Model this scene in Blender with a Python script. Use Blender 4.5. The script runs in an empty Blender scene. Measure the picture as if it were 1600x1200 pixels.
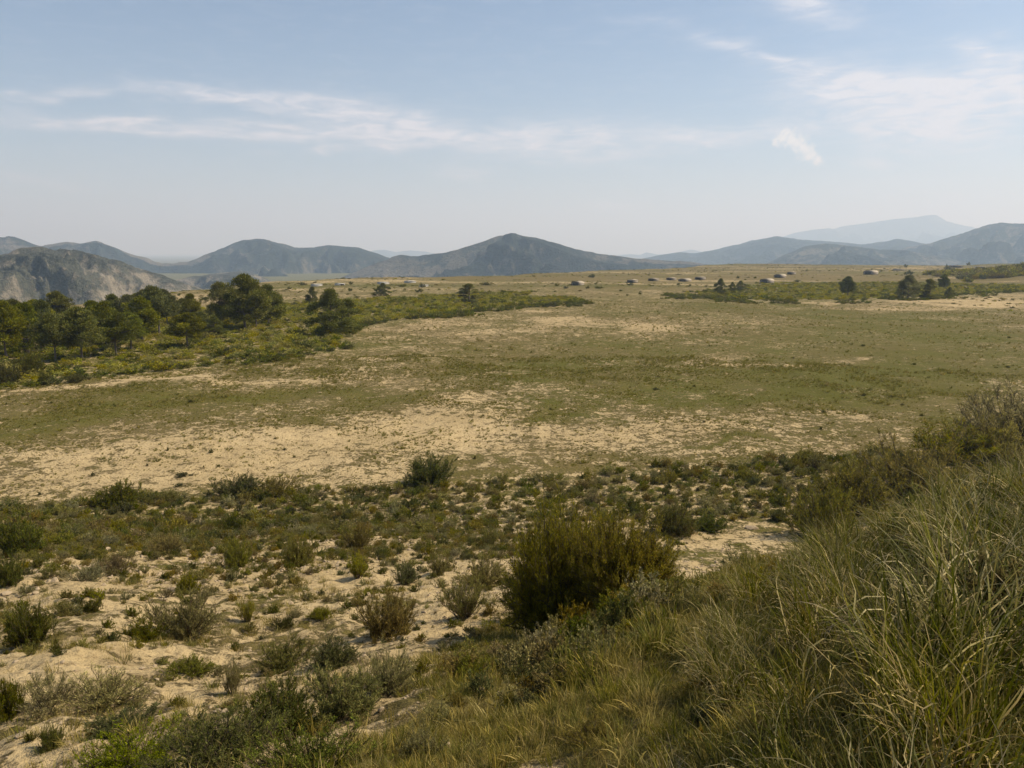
import bpy, math, random
import numpy as np
R_ = math.radians
rng = np.random.default_rng(7)
random.seed(7)
scene = bpy.context.scene
COL = scene.collection

# ------------------------------------------------------------------ camera constants
CAM_Z = 16.0
PITCH = R_(9.3)
F = 1256.0                       # focal length in pixels of the 1600 px wide photograph
SUN_AZ, SUN_EL = R_(80), R_(46)  # clockwise from the view direction (+Y); sun at the right, a little ahead

# ------------------------------------------------------------------ noise (numpy)
def _hash(ix, iy, seed):
    h = (ix.astype(np.int64) * 374761393 + iy.astype(np.int64) * 668265263 + seed * 974711) & 0xFFFFFFFF
    h = ((h ^ (h >> 13)) * 1274126177) & 0xFFFFFFFF
    h = h ^ (h >> 16)
    return (h & 0xFFFF) / 65535.0
def vnoise(x, y, seed=0):
    x = np.asarray(x, float); y = np.asarray(y, float)
    ix = np.floor(x); iy = np.floor(y); fx = x - ix; fy = y - iy
    ux = fx*fx*fx*(fx*(fx*6-15)+10); uy = fy*fy*fy*(fy*(fy*6-15)+10)
    a = _hash(ix, iy, seed); b = _hash(ix+1, iy, seed); c = _hash(ix, iy+1, seed); d = _hash(ix+1, iy+1, seed)
    return (a + (b-a)*ux + (c-a)*uy + (a-b-c+d)*ux*uy)*2 - 1
def fbm(x, y, octv=4, seed=0, gain=.5):
    s = 0; a = 1; t = 0
    for k in range(octv):
        c, q = math.cos(.6+k*1.3), math.sin(.6+k*1.3)
        s = s + a*vnoise(x*c-y*q+17*k, x*q+y*c-9*k, seed+k*31); t += a; a *= gain
        x, y = x*2.03, y*2.03
    return s/t*1.6
def ridged(x, y, octv=4, seed=0):
    s = 0; a = 1; t = 0
    for k in range(octv):
        c, q = math.cos(.9+k*1.1), math.sin(.9+k*1.1)
        s = s + a*(1-np.abs(vnoise(x*c-y*q, x*q+y*c, seed+k*17))*1.6); t += a; a *= .52
        x, y = x*2.1, y*2.1
    return s/t
def sstep(a, b, x):
    t = np.clip((x-a)/(b-a), 0, 1); return t*t*(3-2*t)

# ------------------------------------------------------------------ terrain height
_cols = np.array([-180, -60, -32.5, -17.7, 0, 12, 18.5, 25, 32.5, 60, 180.])
_tab = [
    ([0, 8, 20, 60], [15.4, 16.2, 17, 18]),
    ([0, 8, 30, 62], [14.4, 11.0, 5.0, 0]),
    ([0, 3, 8, 14.7, 30, 50, 62], [14.4, 13.3, 11.4, 9.8, 5.6, 1.2, 0]),
    ([0, 3, 6, 12, 20, 30, 45, 54], [14.4, 13.5, 12.3, 9.8, 7.3, 4.6, .8, 0]),
    ([0, 2, 4, 8, 12.3, 20, 30, 43, 52], [14.4, 13.95, 13.2, 11.6, 9.95, 7.3, 4.2, .8, 0]),
    ([0, 3.5, 8, 12, 18, 28, 40, 50], [14.4, 13.75, 12.4, 11.0, 8.0, 4.0, .7, 0]),
    ([0, 3.2, 7, 10, 16, 28, 40, 47], [14.4, 14.0, 13.1, 12.3, 8.8, 3.8, .6, 0]),
    ([0, 3.2, 7, 9, 16, 30, 42, 50], [14.4, 14.3, 13.6, 13.1, 9.6, 4.0, .7, 0]),
    ([0, 3, 6, 9, 12, 20, 40, 52], [14.4, 14.5, 14.35, 13.9, 12.6, 8.6, 2.0, 0]),
    ([0, 8, 12, 20, 40, 60], [14.4, 15.2, 14.8, 12.5, 6.0, 0]),
    ([0, 8, 20, 60], [15.4, 16.2, 17, 18]),
]
_rl = np.linspace(0, 80, 801)
def _smooth(v):
    out = v.copy()
    for i, r in enumerate(_rl):
        w = .25 + .07*r
        k = np.exp(-.5*((_rl-r)/w)**2); out[i] = (k*v).sum()/k.sum()
    return out
_T = np.array([_smooth(np.interp(_rl, a, b)) for a, b in _tab])
_edge_az = [-180, -60, -33, -25, -22, -16, -9, 0, 9, 17.7, 40, 180]
_edge_r = [200, 200, 262, 290, 350, 450, 500, 560, 800, 1200, 1300, 1300]
def hill(az, r):
    ri = np.clip(r*10, 0, 799.999); i0 = ri.astype(int); fr = ri-i0
    ci = np.clip(np.searchsorted(_cols, az, side='right')-1, 0, len(_cols)-2)
    t = (az-_cols[ci])/(_cols[ci+1]-_cols[ci]); t = t*t*(3-2*t)
    a = _T[ci, i0]*(1-fr)+_T[ci, i0+1]*fr; b = _T[ci+1, i0]*(1-fr)+_T[ci+1, i0+1]*fr
    return a*(1-t)+b*t
def terrain_z(x, y):
    x = np.asarray(x, float); y = np.asarray(y, float)
    r = np.hypot(x, y); az = np.degrees(np.arctan2(x, y))
    h = hill(az, r)
    slope = sstep(1.0, 12, h)*(1-sstep(100, 160, np.abs(az)))
    z = h*(1-sstep(62, 80, r)*(np.abs(az) < 100))
    # relief of the slope: hummocks, small scarps, pebbly roughness
    near = 1-sstep(1.0, 3.0, 3.2-r*0)
    z = z + slope*(.22*fbm(x/5, y/5, 3, 3)+.10*fbm(x/1.3, y/1.3, 3, 5))*sstep(1.5, 6, r)
    z = z + .06*fbm(x/.42, y/.42, 3, 8)*(1-sstep(25, 50, r))
    # the flat field and low swells farther out
    z = z + (1-slope)*(.22*fbm(x/22, y/22, 3, 11)+(.13*fbm(x/6.5, y/6.5, 2, 14)+.075*fbm(x/1.9, y/1.9, 3, 12))*(1-sstep(110, 220, r)))
    z = z + sstep(180, 420, r)*1.1*fbm(x/120, y/120, 3, 13)
    # scrubby mound at the right, far out
    mx, my = 470*math.sin(R_(41)), 470*math.cos(R_(41))
    ang = R_(-35); dx = x-385; dy = y-505
    u = dx*math.cos(ang)-dy*math.sin(ang); v = dx*math.sin(ang)+dy*math.cos(ang)
    z = z + 12.5*np.exp(-(u/82)**2-(v/62)**2)
    # edge of the tableland, valley behind
    er = np.interp(az, _edge_az, _edge_r)*(1+.04*vnoise(az*.35, az*0, 21))
    d = np.maximum(r-er, 0)
    z = z - 75*(1-np.exp(-d/260.))*sstep(0, 60, d)
    return z

# ------------------------------------------------------------------ pixel -> point on the terrain
def ray(px, py):
    s = (px-800)/F; t = (py-600)/F
    return np.array([s, math.cos(PITCH)-t*math.sin(PITCH), -t*math.cos(PITCH)-math.sin(PITCH)])
_ts = np.concatenate([np.linspace(1.2, 80, 1600), np.linspace(80.5, 1600, 4200)])
def at(px, py):
    d = ray(px, py); P = d[None]*_ts[:, None]; z = CAM_Z+P[:, 2]
    below = z < terrain_z(P[:, 0], P[:, 1])
    k = int(np.argmax(below)) if below.any() else len(_ts)-1
    lo, hi = _ts[max(k-1, 0)], _ts[k]
    for _ in range(14):
        m = .5*(lo+hi); p = d*m
        if CAM_Z+p[2] < terrain_z(p[0], p[1]): hi = m
        else: lo = m
    p = d*hi
    return float(p[0]), float(p[1]), float(terrain_z(p[0], p[1])), float(hi)     # x, y, z, depth (px per metre = F/depth)
def project(x, y, z):
    zc = z-CAM_Z
    fwd = y*math.cos(PITCH)-zc*math.sin(PITCH); dn = -zc*math.cos(PITCH)-y*math.sin(PITCH)
    fwd = np.where(fwd < .1, .1, fwd)
    return 800+F*x/fwd, 600+F*dn/fwd
def in_poly(px, py, poly):
    inside = np.zeros(np.shape(px), bool); n = len(poly)
    for i in range(n):
        x1, y1 = poly[i]; x2, y2 = poly[(i+1) % n]
        c = ((y1 > py) != (y2 > py)) & (px < (x2-x1)*(py-y1)/((y2-y1) if y2 != y1 else 1e-9)+x1)
        inside ^= c
    return inside

# ------------------------------------------------------------------ mesh / object helpers
def mesh_np(name, V, faces, mat, col=None, smooth=False):
    me = bpy.data.meshes.new(name)
    V = np.ascontiguousarray(V, dtype=np.float32)
    me.vertices.add(len(V)); me.vertices.foreach_set('co', V.ravel())
    loops = np.concatenate([f.ravel() for f in faces]).astype(np.int32)
    tot = np.concatenate([np.full(len(f), f.shape[1], np.int32) for f in faces])
    start = np.concatenate([[0], np.cumsum(tot)[:-1]]).astype(np.int32)
    me.loops.add(len(loops)); me.loops.foreach_set('vertex_index', loops)
    me.polygons.add(len(tot)); me.polygons.foreach_set('loop_start', start); me.polygons.foreach_set('loop_total', tot)
    if smooth: me.polygons.foreach_set('use_smooth', np.ones(len(tot), bool))
    me.update(calc_edges=True)
    if col is not None:
        a = me.attributes.new('col', 'FLOAT_COLOR', 'POINT')
        c = np.ones((len(V), 4), np.float32); c[:, :3] = col
        a.data.foreach_set('color', c.ravel())
    if mat: me.materials.append(mat)
    return me
def obj(name, me, parent=None, loc=(0, 0, 0)):
    o = bpy.data.objects.new(name, me); COL.objects.link(o); o.location = loc
    if parent: o.parent = parent
    return o
def tag(o, label=None, cat=None, group=None, kind=None):
    if label: o['label'] = label
    if cat: o['category'] = cat
    if group: o['group'] = group
    if kind: o['kind'] = kind
    return o
class Geo:
    def __init__(s): s.V = []; s.Q = []; s.T = []; s.C = []; s.n = 0
    def add(s, V, Q=None, T=None, C=None):
        V = np.asarray(V, float).reshape(-1, 3)
        if Q is not None and len(Q): s.Q.append(np.asarray(Q)+s.n)
        if T is not None and len(T): s.T.append(np.asarray(T)+s.n)
        C = np.zeros((len(V), 3)) if C is None else np.broadcast_to(np.asarray(C, float), (len(V), 3))
        s.V.append(V); s.C.append(C); s.n += len(V)
    def mesh(s, name, mat, smooth=False):
        f = []
        if s.Q: f.append(np.concatenate(s.Q))
        if s.T: f.append(np.concatenate(s.T))
        return mesh_np(name, np.concatenate(s.V), f, mat, np.concatenate(s.C), smooth)
def norm(v): return v/np.maximum(np.linalg.norm(v, axis=-1, keepdims=True), 1e-9)
def g_leaves(g, P, D, L, W, C, rg):
    """N leaf-sized diamonds at P pointing along D, random roll."""
    n = len(P); D = norm(D); rnd = rg.normal(size=(n, 3)); S = norm(np.cross(D, rnd))
    L = np.broadcast_to(L, n)[:, None]; W = np.broadcast_to(W, n)[:, None]
    V = np.stack([P, P+D*L*.45+S*W*.5, P+D*L, P+D*L*.45-S*W*.5], 1)
    g.add(V.reshape(-1, 3), Q=np.arange(4*n).reshape(n, 4), C=np.repeat(C, 4, 0))
def g_tubes(g, paths, radii, C, sides=3):
    """paths n x m x 3, radii n x m"""
    n, m, _ = paths.shape
    T = norm(np.gradient(paths, axis=1)); up = np.array([.31, .17, .93]); up2 = np.array([1., 0, .1])
    A = np.cross(T, up); bad = np.linalg.norm(A, axis=-1, keepdims=True) < .15
    A = norm(np.where(bad, np.cross(T, up2), A)); B = np.cross(T, A)
    ang = np.arange(sides)*2*np.pi/sides
    ring = paths[:, :, None]+radii[:, :, None, None]*(A[:, :, None]*np.cos(ang)[:, None]+B[:, :, None]*np.sin(ang)[:, None])
    idx = np.arange(n*m*sides).reshape(n, m, sides)
    a = idx[:, :-1]; b = idx[:, 1:]
    Q = np.stack([a, np.roll(a, -1, 2), np.roll(b, -1, 2), b], -1).reshape(-1, 4)
    g.add(ring.reshape(-1, 3), Q=Q, C=np.repeat(np.broadcast_to(C, (n, 3)), m*sides, 0))
def g_blades(g, base, az, lean, length, width, curl, C, rg, nseg=6, wob=.0, tip=None):
    """N ribbons: lean from vertical at root, bending by curl (radians) towards the tip, in azimuth az."""
    n = len(base); s = np.linspace(0, 1, nseg+1)
    th = lean[:, None]+curl[:, None]*s[None]**1.5
    azs = az[:, None]+wob*np.cumsum(rg.normal(size=(n, nseg+1)), 1)*s[None]
    ds = (length/nseg)[:, None]
    dx = np.sin(th)*np.cos(azs)*ds; dy = np.sin(th)*np.sin(azs)*ds; dz = np.cos(th)*ds
    z0 = np.zeros((n, 1))
    P = np.stack([np.concatenate([z0, np.cumsum(q[:, :-1], 1)], 1) for q in (dx, dy, dz)], -1)+base[:, None]
    tw = az+np.pi/2+rg.normal(size=n)*.9
    S = np.stack([np.cos(tw), np.sin(tw), rg.normal(size=n)*.25], -1)
    w = width[:, None]*np.interp(s, [0, .25, .75, 1], [.7, 1, .75, .12])[None]
    V = np.stack([P-S[:, None]*w[..., None]*.5, P+S[:, None]*w[..., None]*.5], 2)
    idx = np.arange(n*(nseg+1)*2).reshape(n, nseg+1, 2)
    Q = np.stack([idx[:, :-1, 0], idx[:, :-1, 1], idx[:, 1:, 1], idx[:, 1:, 0]], -1).reshape(-1, 4)
    CC = np.repeat(C[:, None], (nseg+1)*2, 1)
    if tip is not None:
        k = (np.repeat(np.clip((s-.55)/.45, 0, 1), 2)[None]*np.clip(rg.uniform(-.9, 1.0, (n, 1)), 0, 1)).clip(0, 1)[..., None]; CC = CC*(1-k)+np.array(tip)*k
    g.add(V.reshape(-1, 3), Q=Q, C=CC.reshape(-1, 3))
def pick(rg, n, pal, weights, jit=.22):
    pal = np.array(pal); w = np.array(weights, float); w /= w.sum()
    c = pal[rg.choice(len(pal), n, p=w)]*np.array([1.60, 1.56, .80])
    return c*np.exp(rg.normal(size=(n, 1))*jit)

# ------------------------------------------------------------------ materials
def new_mat(name):
    m = bpy.data.materials.new(name); m.use_nodes = True; nt = m.node_tree; nt.nodes.clear()
    return m, nt, nt.nodes, nt.links
def N(nt, t, **kw):
    n = nt.nodes.new(t)
    for k, v in kw.items(): setattr(n, k, v)
    return n
def math_(nt, op, a, b=None, c=None, clamp=False):
    n = nt.nodes.new('ShaderNodeMath'); n.operation = op; n.use_clamp = clamp
    for i, v in enumerate((a, b, c)):
        if v is None: continue
        if isinstance(v, (int, float)): n.inputs[i].default_value = v
        else: nt.links.new(v, n.inputs[i])
    return n.outputs[0]
def mixc(nt, f, a, b, blend='MIX'):
    n = nt.nodes.new('ShaderNodeMix'); n.data_type = 'RGBA'; n.blend_type = blend
    for s, v in ((n.inputs[0], f), (n.inputs[6], a), (n.inputs[7], b)):
        if isinstance(v, (int, float)): s.default_value = v
        elif isinstance(v, tuple): s.default_value = (*v, 1)
        else: nt.links.new(v, s)
    return n.outputs[2]
def noise_(nt, vec, scale, detail=4, rough=.55, dist=0):
    n = nt.nodes.new('ShaderNodeTexNoise'); n.inputs['Scale'].default_value = scale
    n.inputs['Detail'].default_value = detail; n.inputs['Roughness'].default_value = rough; n.inputs['Distortion'].default_value = dist
    nt.links.new(vec, n.inputs['Vector']); return n.outputs[0]
def ramp_(nt, f, a, b):
    n = nt.nodes.new('ShaderNodeMapRange'); n.interpolation_type = 'SMOOTHSTEP'
    n.inputs[1].default_value = a; n.inputs[2].default_value = b; nt.links.new(f, n.inputs[0]); return n.outputs[0]

def plant_mat(name, trans=.3, rough=.6, spec=.25, var=.35, hv=.03, sv=.4):
    m, nt, nn, L = new_mat(name)
    at_ = N(nt, 'ShaderNodeAttribute', attribute_name='col'); oi = N(nt, 'ShaderNodeObjectInfo')
    hsv = N(nt, 'ShaderNodeHueSaturation')
    L.new(at_.outputs['Color'], hsv.inputs['Color'])
    v = math_(nt, 'MULTIPLY_ADD', oi.outputs['Random'], var*2, 1-var)
    L.new(v, hsv.inputs['Value'])
    r2 = math_(nt, 'FRACT', math_(nt, 'MULTIPLY', oi.outputs['Random'], 37.7))
    L.new(math_(nt, 'MULTIPLY_ADD', r2, hv, .5-hv/2), hsv.inputs['Hue'])
    r3 = math_(nt, 'FRACT', math_(nt, 'MULTIPLY', oi.outputs['Random'], 91.3))
    L.new(math_(nt, 'MULTIPLY_ADD', r3, sv, 1-sv/2), hsv.inputs['Saturation'])
    p = N(nt, 'ShaderNodeBsdfPrincipled'); p.inputs['Roughness'].default_value = rough
    p.inputs['Specular IOR Level'].default_value = spec
    L.new(hsv.outputs[0], p.inputs['Base Color'])
    tr = N(nt, 'ShaderNodeBsdfTranslucent'); L.new(hsv.outputs[0], tr.inputs['Color'])
    mx = N(nt, 'ShaderNodeMixShader'); mx.inputs[0].default_value = trans
    L.new(p.outputs[0], mx.inputs[1]); L.new(tr.outputs[0], mx.inputs[2])
    o = N(nt, 'ShaderNodeOutputMaterial'); L.new(mx.outputs[0], o.inputs[0])
    return m
M_PLANT = plant_mat('foliage', .38, .65, .1, .24); M_PINE = plant_mat('pine_needles', .3, .6, .2, .16); M_SCRUB = plant_mat('scrub_leaves', .38, .65, .1, .12)
M_GRASS = plant_mat('grass_blades', .42, .65, .12, .16, .012, .2)

def wood_mat():
    m, nt, nn, L = new_mat('bark')
    g = N(nt, 'ShaderNodeTexCoord'); n = noise_(nt, g.outputs['Object'], 9, 5)
    c = mixc(nt, n, (.055, .042, .032), (.16, .125, .095))
    p = N(nt, 'ShaderNodeBsdfPrincipled'); p.inputs['Roughness'].default_value = .9; L.new(c, p.inputs['Base Color'])
    b = N(nt, 'ShaderNodeBump'); b.inputs['Strength'].default_value = .6; L.new(n, b.inputs['Height']); L.new(b.outputs[0], p.inputs['Normal'])
    o = N(nt, 'ShaderNodeOutputMaterial'); L.new(p.outputs[0], o.inputs[0]); return m
M_BARK = wood_mat()

def ground_mat():
    m, nt, nn, L = new_mat('dry_ground')
    geo = N(nt, 'ShaderNodeNewGeometry'); P = geo.outputs['Position']
    at_ = N(nt, 'ShaderNodeAttribute', attribute_name='col'); sp = N(nt, 'ShaderNodeSeparateColor'); L.new(at_.outputs['Color'], sp.inputs[0])
    cover, green, litter = sp.outputs[0], sp.outputs[1], sp.outputs[2]
    flat = N(nt, 'ShaderNodeVectorMath', operation='MULTIPLY'); L.new(P, flat.inputs[0]); flat.inputs[1].default_value = (1, 1, .4)
    P = flat.outputs[0]
    nA = noise_(nt, P, .12, 5, .6); nB = noise_(nt, P, .9, 6, .62, .3); nC = noise_(nt, P, 5, 6, .65); nD = noise_(nt, P, 28, 4, .6); nE = noise_(nt, P, .33, 4, .6, .5); nF = noise_(nt, P, 2.1, 3, .6, .4)
    soil = mixc(nt, ramp_(nt, nA, .3, .7), (.47, .36, .195), (.39, .295, .15))
    soil = mixc(nt, ramp_(nt, nB, .45, .72), soil, (.26, .195, .10))
    soil = mixc(nt, math_(nt, 'MULTIPLY', ramp_(nt, nC, .5, .66), .8), soil, (.20, .145, .07))
    soil = mixc(nt, math_(nt, 'MULTIPLY', ramp_(nt, nD, .56, .72), .5), soil, (.48, .37, .20))
    dry = mixc(nt, ramp_(nt, nC, .35, .7), (.165, .125, .045), (.092, .072, .026))
    grn = mixc(nt, ramp_(nt, nC, .35, .68), (.112, .104, .015), (.056, .056, .009))
    gm = math_(nt, 'ADD', math_(nt, 'MULTIPLY_ADD', green, 1.25, -.1), math_(nt, 'ADD', math_(nt, 'MULTIPLY_ADD', nB, .9, -.45), math_(nt, 'MULTIPLY_ADD', nE, .9, -.45)), clamp=True)
    veg = mixc(nt, gm, dry, grn)
    t = math_(nt, 'ADD', math_(nt, 'MULTIPLY_ADD', nB, 2.6, -1.3), math_(nt, 'MULTIPLY_ADD', nC, 2.2, -1.1))
    t = math_(nt, 'ADD', t, math_(nt, 'MULTIPLY_ADD', nF, 1.8, -.9))
    t = math_(nt, 'ADD', t, math_(nt, 'MULTIPLY_ADD', nD, 1.0, -.5))
    t = math_(nt, 'ADD', t, math_(nt, 'MULTIPLY_ADD', nE, 1.1, -.55))
    f = ramp_(nt, math_(nt, 'ADD', t, math_(nt, 'MULTIPLY_ADD', cover, 1.3, -.65)), -.16, .22)
    c = mixc(nt, f, soil, veg)
    p = N(nt, 'ShaderNodeBsdfPrincipled'); p.inputs['Roughness'].default_value = .95; p.inputs['Specular IOR Level'].default_value = .1
    L.new(c, p.inputs['Base Color'])
    h = math_(nt, 'ADD', math_(nt, 'MULTIPLY', nC, .17), math_(nt, 'MULTIPLY', nD, .03))
    h = math_(nt, 'ADD', h, math_(nt, 'MULTIPLY', f, .05))
    b = N(nt, 'ShaderNodeBump'); b.inputs['Strength'].default_value = .9; b.inputs['Distance'].default_value = 1.0
    L.new(h, b.inputs['Height']); L.new(b.outputs[0], p.inputs['Normal'])
    o = N(nt, 'ShaderNodeOutputMaterial'); L.new(p.outputs[0], o.inputs[0]); return m
M_GROUND = ground_mat()

def hill_mat(name, scrub, scrub2, rock, amount, sc):
    m, nt, nn, L = new_mat(name)
    geo = N(nt, 'ShaderNodeNewGeometry'); P = geo.outputs['Position']
    at_ = N(nt, 'ShaderNodeAttribute', attribute_name='col'); sp = N(nt, 'ShaderNodeSeparateColor'); L.new(at_.outputs['Color'], sp.inputs[0])
    a = noise_(nt, P, .014*sc, 7, .535, .5); b_ = noise_(nt, P, .06*sc, 6, .7); d = noise_(nt, P, .3*sc, 4, .65)
    veg = mixc(nt, ramp_(nt, math_(nt, 'ADD', math_(nt, 'MULTIPLY', b_, .5), math_(nt, 'MULTIPLY', d, .5)), .42, .58), tuple(v*1.25 for v in scrub), tuple(v*.7 for v in scrub2))
    rk = mixc(nt, ramp_(nt, d, .35, .65), rock, tuple(v*.62 for v in rock))
    t = math_(nt, 'ADD', a, math_(nt, 'MULTIPLY_ADD', b_, 1.0, -.5))
    t = math_(nt, 'ADD', t, math_(nt, 'MULTIPLY_ADD', d, .6, -.3))
    t = math_(nt, 'ADD', t, math_(nt, 'MULTIPLY_ADD', sp.outputs[0], .8, -.4))
    f = math_(nt, 'MULTIPLY', ramp_(nt, t, amount-.04, amount+.2), .85)
    c = mixc(nt, f, veg, rk)
    p = N(nt, 'ShaderNodeBsdfPrincipled'); p.inputs['Roughness'].default_value = .95; p.inputs['Specular IOR Level'].default_value = .05
    L.new(c, p.inputs['Base Color'])
    b = N(nt, 'ShaderNodeBump'); b.inputs['Strength'].default_value = .8; b.inputs['Distance'].default_value = 12/sc
    L.new(math_(nt, 'ADD', b_, math_(nt, 'MULTIPLY', d, .8)), b.inputs['Height']); L.new(b.outputs[0], p.inputs['Normal'])
    o = N(nt, 'ShaderNodeOutputMaterial'); L.new(p.outputs[0], o.inputs[0]); return m

def plain_mat(name, ca, cb, scale, rough=.9, bump=.4):
    m, nt, nn, L = new_mat(name)
    g = N(nt, 'ShaderNodeTexCoord'); n = noise_(nt, g.outputs['Object'], scale, 5, .65)
    c = mixc(nt, ramp_(nt, n, .3, .7), ca, cb)
    p = N(nt, 'ShaderNodeBsdfPrincipled'); p.inputs['Roughness'].default_value = rough; L.new(c, p.inputs['Base Color'])
    p.inputs['Specular IOR Level'].default_value = .15
    b = N(nt, 'ShaderNodeBump'); b.inputs['Strength'].default_value = bump; b.inputs['Distance'].default_value = .05
    L.new(n, b.inputs['Height']); L.new(b.outputs[0], p.inputs['Normal'])
    o = N(nt, 'ShaderNodeOutputMaterial'); L.new(p.outputs[0], o.inputs[0]); return m
M_STONE = plain_mat('pale_stone', (.40, .315, .20), (.27, .205, .13), 7)
M_WALL = plain_mat('earth_wall', (.27, .235, .185), (.21, .185, .15), .6)
M_WHITE = plain_mat('white_wall', (.55, .53, .49), (.45, .43, .40), .4)
M_ROOF = plain_mat('earth_roof', (.37, .315, .24), (.30, .255, .19), .5)
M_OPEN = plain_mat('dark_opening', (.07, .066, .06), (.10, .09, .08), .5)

# ------------------------------------------------------------------ the ground sheet
# patches of bare soil / green growth on the field, each an ellipse in metres on the ground
def patch(px, py, w, h):
    x, y, z, d = at(px, py); a = at(px, py-h); b = at(px, py+h)
    return x, y, w*d/F, max(.5*math.hypot(a[0]-b[0], a[1]-b[1]), .3), math.atan2(x, y)
BARE = [(1175, 832, 120, 16, 1.5), (1075, 858, 120, 16, 1.5), (100, 735, 260, 32, 1.0), (330, 728, 260, 30, .95), (560, 700, 200, 34, .95), (470, 690, 150, 26, .7), (850, 672, 140, 16, 1.1), (990, 655, 90, 22, .75), (740, 690, 160, 30, .7), (650, 655, 150, 18, .5), (1080, 633, 120, 9, .7), (1190, 622, 60, 5, .9), (1340, 600, 50, 6, .4),
        (950, 507, 110, 9, .95), (1010, 500, 60, 5, .6), (830, 515, 80, 5, .8), (1140, 563, 45, 5, 1.2), (1060, 578, 120, 6, .8), (1180, 503, 80, 4, .6), (1100, 520, 70, 4, .5), (760, 490, 160, 3, .9), (640, 508, 120, 5, .8), (850, 480, 90, 3, .8), (1560, 470, 80, 8, 1.2), (1480, 474, 120, 4, 1.0), (1350, 479, 120, 2.5, .9), (1430, 492, 70, 3, .5), (1270, 562, 60, 4, .6),
        (640, 535, 130, 5, .55), (500, 570, 90, 5, .5), (370, 585, 190, 7, 1.0), (180, 598, 170, 6, 1.1), (60, 608, 90, 5, 1.1), (480, 600, 160, 8, .45), (560, 620, 150, 9, .4), (1020, 620, 140, 9, .4), (1450, 640, 110, 7, .6), (1310, 675, 150, 12, .6), (1100, 690, 180, 14, .65), (900, 700, 120, 18, .6), (280, 640, 130, 8, .25), (380, 545, 80, 4, .3),
        (250, 472, 90, 4, 1.3), (180, 478, 60, 3, 1.2), (330, 463, 60, 4, 1.0), (460, 452, 60, 3, .9), (440, 465, 50, 3, .8), (560, 461, 90, 2, .8), (650, 452, 60, 2, .6), (860, 443, 60, 2, .7), (1010, 444, 60, 1.5, 1.1), (1000, 453, 60, 1.5, .9), (1150, 446, 90, 1.5, .5), (1300, 440, 120, 1, .8), (1390, 436, 120, 1.2, .9), (1480, 433, 60, 1.2, .9), (1500, 426, 60, 1, .8)]
GREEN = [(100, 672, 150, 18, .9), (60, 650, 120, 14, .6), (330, 632, 160, 12, .8), (480, 640, 140, 10, .55), (610, 628, 120, 8, .5), (120, 728, 40, 5, .9), (160, 712, 55, 3, .8), (820, 650, 60, 5, .8), (1150, 684, 110, 4, 1.0), (950, 612, 220, 16, .8), (1330, 632, 190, 18, 1.15), (1450, 600, 190, 22, 1.0), (1200, 590, 180, 16, .75), (1500, 560, 160, 22, .8), (980, 580, 160, 12, .8), (1380, 520, 240, 14, .75), (1150, 540, 200, 10, .4), (930, 550, 180, 12, .5), (620, 530, 110, 6, .6), (870, 490, 130, 3, .6), (1150, 480, 160, 3, .6), (760, 535, 160, 7, .4), (1300, 490, 150, 5, .8), (1500, 500, 130, 8, .7), (740, 725, 60, 4, .5), (500, 715, 60, 4, .4)]
BAND = [(-40, 792), (150, 788), (300, 778), (450, 771), (620, 765), (800, 746), (1000, 737), (1200, 722), (1420, 704), (1440, 770), (1260, 815), (1180, 815), (1060, 835), (960, 815), (800, 815), (700, 832), (560, 835), (400, 838), (200, 852), (-40, 868)]
SCRUB_A = [(-20, 612), (60, 604), (130, 592), (250, 582), (400, 567), (470, 557), (540, 548), (538, 530), (560, 514), (600, 507), (700, 494), (800, 484), (935, 474), (915, 466), (860, 462), (760, 457), (640, 462), (520, 470), (440, 474), (330, 478), (250, 482), (100, 490), (-20, 498)]
SCRUB_B = [(1030, 463), (1100, 466), (1170, 472), (1330, 472), (1450, 466), (1610, 457), (1610, 443), (1450, 439), (1330, 441), (1200, 444), (1120, 455)]
MEADOW = [(800, 990), (860, 960), (1000, 880), (1080, 850), (1240, 840), (1300, 760), (1450, 700), (1650, 640), (1700, 1260), (560, 1260), (640, 1130), (720, 1050)]    # grassy shoulder at the right
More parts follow.
